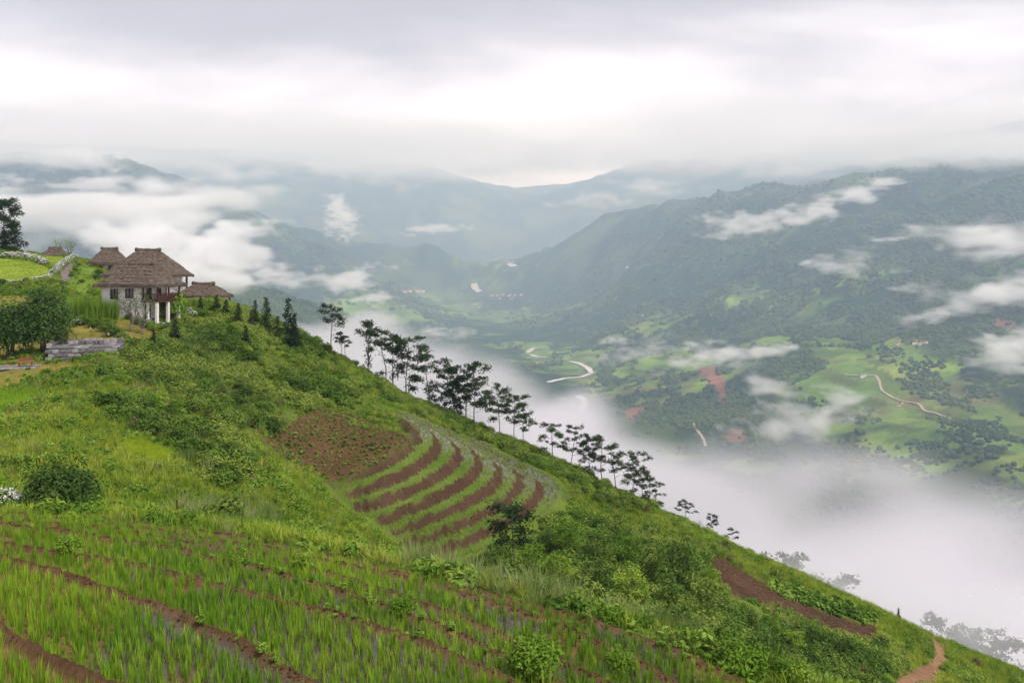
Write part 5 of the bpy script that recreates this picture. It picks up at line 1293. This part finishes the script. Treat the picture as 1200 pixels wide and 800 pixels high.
# ================================================================ mist, low cloud and haze
def up3(c, shape):
    for ax, n_ in enumerate(shape):
        t_ = np.linspace(0, c.shape[ax] - 1.001, n_); i = t_.astype(int); f_ = t_ - i; f_ = f_ * f_ * (3 - 2 * f_)
        s_ = [1, 1, 1]; s_[ax] = n_; f_ = f_.reshape(s_)
        c = np.take(c, i, ax) * (1 - f_) + np.take(c, i + 1, ax) * f_
    return c
def noise3(shape, cells, seed, octv=4, gain=.55):
    rg = np.random.default_rng(seed); s_ = np.zeros(shape); a = 1.0; tt = 0
    for o in range(octv):
        c = [max(2, int(round(k * 2 ** o)) + 2) for k in cells]
        if any(c[i] > shape[i] * 1.5 for i in range(3)) and o > 0: break
        s_ += a * up3(rg.random(c), shape); tt += a; a *= gain
    return s_ / tt
def mist(name, blobs_, vox, dens, label=None, cat=None, group=None, feature=None, erode=.9, seed=1, soft=1.0, color=(.998, .996, .999), warp=1.2):
    """blobs: (x, y, z, rx, ry, rz) in metres; soft-edged union eaten into by noise"""
    B = np.array(blobs_, float)
    lo = (B[:, :3] - B[:, 3:] * 1.3).min(0); hi = (B[:, :3] + B[:, 3:] * 1.3).max(0)
    n_ = np.maximum(8, np.ceil((hi - lo) / np.array(vox)).astype(int))
    X = np.linspace(lo[0], hi[0], n_[0])[None, None, :]; Y = np.linspace(lo[1], hi[1], n_[1])[None, :, None]; Z = np.linspace(lo[2], hi[2], n_[2])[:, None, None]
    shp = (n_[2], n_[1], n_[0])
    fs = feature or (hi - lo).min() * .6
    fsv = fs if hasattr(fs, '__len__') else (fs, fs, fs)
    cells = ((hi[2] - lo[2]) / fsv[2], (hi[1] - lo[1]) / fsv[1], (hi[0] - lo[0]) / fsv[0])
    mr_ = B[:, 3:].mean(0) * warp
    Xw = X + mr_[0] * (noise3(shp, [c * .8 for c in cells], seed + 101, 3) - .5); Yw = Y + mr_[1] * (noise3(shp, [c * .8 for c in cells], seed + 102, 2) - .5); Zw = Z + mr_[2] * (noise3(shp, [c * .8 for c in cells], seed + 103, 3) - .5)
    S = np.zeros(shp)
    for b in B:
        S = 1 - (1 - S) * (1 - .9 * np.clip(1 - ((Xw - b[0]) / b[3]) ** 2 - ((Yw - b[1]) / b[4]) ** 2 - ((Zw - b[2]) / b[5]) ** 2, 0, 1) ** 1.2)
    nn = noise3(shp, cells, seed, 5, .6)
    nn = np.clip((nn - .5) * 2.4 + .5, 0, 1)
    D = np.clip((S - erode * nn * (1 - .5 * S)) / soft, 0, 1) ** 2.0
    edge = np.ones(shp)
    for ax in range(3):
        e_ = np.minimum(np.arange(shp[ax]), np.arange(shp[ax])[::-1]) / 3.0; q_ = [1, 1, 1]; q_[ax] = -1; edge = edge * np.clip(e_, 0, 1).reshape(q_)
    D *= edge
    D[D < .004] = 0
    mt = volmat(name + '_vapour', dens, color, 0.2)
    o = fog_grid(name, tuple(lo), tuple(hi), D, mt)
    tag(o, label, kind='stuff')
    return o
def fray(bb, seed, k=4):
    """break each blob into a ragged cluster of smaller, thinner ones"""
    rg = np.random.default_rng(seed); o = []
    for x, y, z, rx, ry, rz_ in bb:
        o.append((x, y, z, rx * 1.0, ry, rz_ * .95))
        for _ in range(k):
            u_ = rg.normal(size=3) * .5; s_ = .4 + .45 * rg.random()
            o.append((x + u_[0] * rx, y + u_[1] * ry, z + u_[2] * rz_ + .5 * u_[0] * rz_, rx * s_ * 1.2, ry * s_, rz_ * s_))
    return o
def bl(px, py, d, wpx, hpx, rd):
    x, y, z = P(px, py, d); return (x, y, z, 1.15 * wpx / F * d, rd, 1.25 * hpx / F * d)

# the fog that fills the valley behind the spur
fogb = [(-330, 1500, -160, 260, 400, 55), (-150, 1150, -168, 250, 350, 68), (-20, 850, -204, 210, 330, 80), (90, 620, -206, 190, 300, 90), (190, 450, -205, 190, 260, 98),
        (270, 370, -195, 180, 220, 98), (120, 330, -175, 150, 170, 85), (60, 260, -152, 120, 120, 72), (-60, 420, -140, 160, 200, 66), (110, 215, -130, 90, 85, 68), (340, 300, -220, 120, 140, 75), (-230, 900, -138, 190, 300, 54),
        (70, 180, -110, 60, 50, 50), (48, 138, -64, 34, 30, 26), (72, 128, -72, 34, 28, 26), (100, 140, -86, 40, 40, 34), (300, 720, -190, 90, 90, 36), (210, 700, -172, 80, 100, 34), (400, 640, -215, 80, 90, 40), (60, 900, -165, 80, 120, 34)]
mist('valley_fog', fogb, (11, 11, 8), .020, feature=(120, 150, 60), erode=.58, seed=4, soft=1.0, warp=1.7, color=(.955, .93, .968))
# thin mist drifting up over the crest by the track
mist('crest_mist', [(34, 109, -41, 15, 8, 9), (43, 116, -47, 17, 10, 10), (52, 108, -47, 14, 8, 9), (62, 107, -51, 20, 8, 11), (76, 108, -57, 20, 9, 12)], (1.6, 1.4, 1.2), .13, feature=(9, 9, 6), erode=.45, seed=6, soft=.9, warp=1.0, color=(.96, .945, .965))
# the cloud the mountain tops disappear into
deck = [(-6800 + 1700 * k, 8000 + 700 * math.sin(k * 2.1), 1010, 1700, 3300, 210) for k in range(9)] + [(-5200 + 1500 * k, 5600 + 300 * math.sin(k * 1.7), 720, 1300, 1400, 150) for k in range(8)] + [(2300 + 900 * k, 4900, 640 - 15 * k, 800, 900, 120) for k in range(4)]
mist('cloud_base', deck, (150, 150, 40), .0016, feature=(900, 1200, 260), erode=.45, seed=9, soft=.9, warp=.8)
CL = [
    ('thick white cloud swallowing the top of the right mountain', [bl(1010, 186, 4500, 50, 12, 250), bl(1070, 178, 4300, 60, 20, 300), bl(1140, 172, 4200, 70, 26, 300), bl(1210, 172, 4100, 80, 30, 300), bl(1290, 170, 4000, 80, 34, 300), bl(940, 176, 4900, 70, 14, 300), bl(860, 180, 5400, 80, 15, 300), bl(770, 182, 6000, 80, 16, 400), bl(680, 183, 6500, 80, 16, 400), bl(590, 184, 7000, 80, 16, 400), bl(500, 184, 7000, 80, 16, 400), bl(410, 184, 6500, 80, 16, 400), bl(330, 186, 6200, 70, 16, 400), bl(1150, 140, 4500, 120, 30, 300)], 0.0060),
    ('white cloud draped along the top of the left mountain', [bl(-40, 185, 5200, 80, 12, 300), bl(40, 186, 5200, 70, 10, 300), bl(120, 184, 5200, 70, 11, 300), bl(190, 190, 5300, 60, 12, 300), bl(240, 205, 5300, 60, 14, 300), bl(290, 225, 5400, 60, 14, 300)], 0.0075),
    ('diagonal streak of white mist climbing the right mountain ridge', [bl(835, 262, 4150, 22, 7, 120), bl(880, 262, 4100, 36, 13, 160), bl(925, 255, 4100, 38, 14, 160), bl(965, 240, 4150, 32, 12, 140), bl(1000, 226, 4300, 34, 9, 130), bl(1035, 213, 4400, 30, 7, 120)], 0.0198),
    ('long white mist band crossing the dark right mountainside', [bl(1060, 272, 3300, 36, 8, 120), bl(1110, 275, 3200, 46, 14, 150), bl(1165, 282, 3100, 56, 20, 170), bl(1230, 290, 3000, 70, 26, 200)], 0.0198),
    ('broad slanting mist bank low on the right mountainside', [bl(1085, 372, 2450, 34, 9, 90), bl(1130, 358, 2400, 44, 17, 110), bl(1180, 340, 2350, 52, 23, 130), bl(1240, 330, 2300, 60, 28, 150)], 0.0277),
    ('mist puff over the fields at the foot of the mountain', [bl(1165, 402, 2000, 34, 14, 80), bl(1205, 408, 1950, 44, 22, 100), bl(1190, 430, 1900, 30, 18, 80)], 0.0297),
    ('faint torn mist shreds midway up the right mountainside', [bl(965, 306, 3400, 26, 10, 100), bl(1000, 318, 3350, 34, 13, 110), bl(1030, 325, 3300, 24, 8, 90)], 0.0158),
    ('thin mist wisp hanging above the red landslide', [bl(800, 426, 2250, 22, 7, 70), bl(835, 420, 2230, 34, 10, 80), bl(875, 415, 2220, 36, 10, 80), bl(905, 410, 2200, 22, 7, 70)], 0.0317),
    ('ragged mist patch above the valley fog beside the landslide', [bl(900, 455, 1700, 34, 16, 70), bl(930, 480, 1600, 40, 16, 80), bl(975, 488, 1550, 46, 16, 80), bl(985, 462, 1600, 30, 14, 70), bl(920, 500, 1500, 44, 13, 80)], 0.0238),
    ('small mist puff over the wooded knoll by the river', [bl(735, 412, 2700, 26, 9, 80), bl(760, 408, 2700, 24, 9, 80), bl(725, 398, 2800, 18, 7, 70)], 0.0198),
    ('little white mist tuft over the left bank woods', [bl(505, 388, 3300, 20, 6, 80), bl(528, 393, 3250, 20, 7, 80)], 0.0238),
    ('billowing white cloud rising behind the thatched lodges', [bl(190, 285, 1900, 30, 20, 150), bl(215, 298, 1850, 60, 38, 190), bl(150, 290, 1950, 50, 26, 180), bl(265, 300, 1850, 46, 30, 170), bl(290, 285, 1900, 30, 16, 120), bl(235, 325, 1800, 50, 26, 150)], 0.0462),
    ('wide white cloud layer across the left mountain', [bl(-40, 248, 4600, 120, 24, 350), bl(100, 268, 4300, 90, 20, 300), bl(60, 246, 4500, 100, 20, 350), bl(150, 246, 4400, 90, 20, 300), bl(215, 240, 4500, 60, 14, 300), bl(230, 262, 4300, 50, 12, 200)], 0.0198),
    ('white cloud shreds near the top of the left mountain', [bl(10, 212, 5400, 40, 6, 200), bl(90, 216, 5300, 46, 8, 220), bl(130, 214, 5300, 34, 10, 220)], 0.0198),
    ('mist trailing over the blue left hill crest', [bl(320, 318, 3000, 26, 8, 110), bl(360, 326, 2900, 34, 10, 120), bl(400, 330, 2900, 36, 12, 120), bl(425, 322, 3000, 24, 9, 100), bl(440, 348, 2800, 26, 7, 100)], 0.0297),
    ('bright cloud shard against the hazy far range', [bl(398, 252, 6500, 15, 18, 250), bl(392, 240, 6500, 10, 12, 200)], 0.0198),
    ('thin flat cloud sliver before the hazy far range', [bl(505, 266, 7500, 24, 4, 200), bl(525, 270, 7500, 18, 4, 200)], 0.0198),
    ('pale mist on the upper slope of the far range', [bl(770, 222, 8500, 50, 9, 400), bl(700, 235, 8500, 40, 8, 300), bl(440, 205, 8500, 50, 12, 400)], 0.0066),
]
for q_, (lb, bb, dn) in enumerate(CL):
    ext = max(b[3] for b in bb); vx = max(6.0, ext / 20)
    bb = fray(bb, 300 + q_)
    mist('mist_cloud', bb, (vx, vx * 1.3, vx * .6), dn, lb, 'mist', feature=(ext * .42, ext * .6, ext * .2), erode=.95, seed=20 + q_, soft=1.05, warp=2.4)

# the hazy air itself
HB = (-17000, 17000, -120, 16200, float(fz.min()) - 1.5, 1320.0)
v = [(X, Y, Z) for Z in HB[4:6] for Y in HB[2:4] for X in HB[0:2]]
me = bpy.data.meshes.new('haze'); me.from_pydata(v, [], [(0, 2, 3, 1), (4, 5, 7, 6), (0, 1, 5, 4), (2, 6, 7, 3), (0, 4, 6, 2), (1, 3, 7, 5)])
me.materials.append(volmat('haze_air', 1.15e-4, (.60, .76, 1.0), 0.0, (1, 1, 1)))
tag(obj('haze', me), kind='stuff')
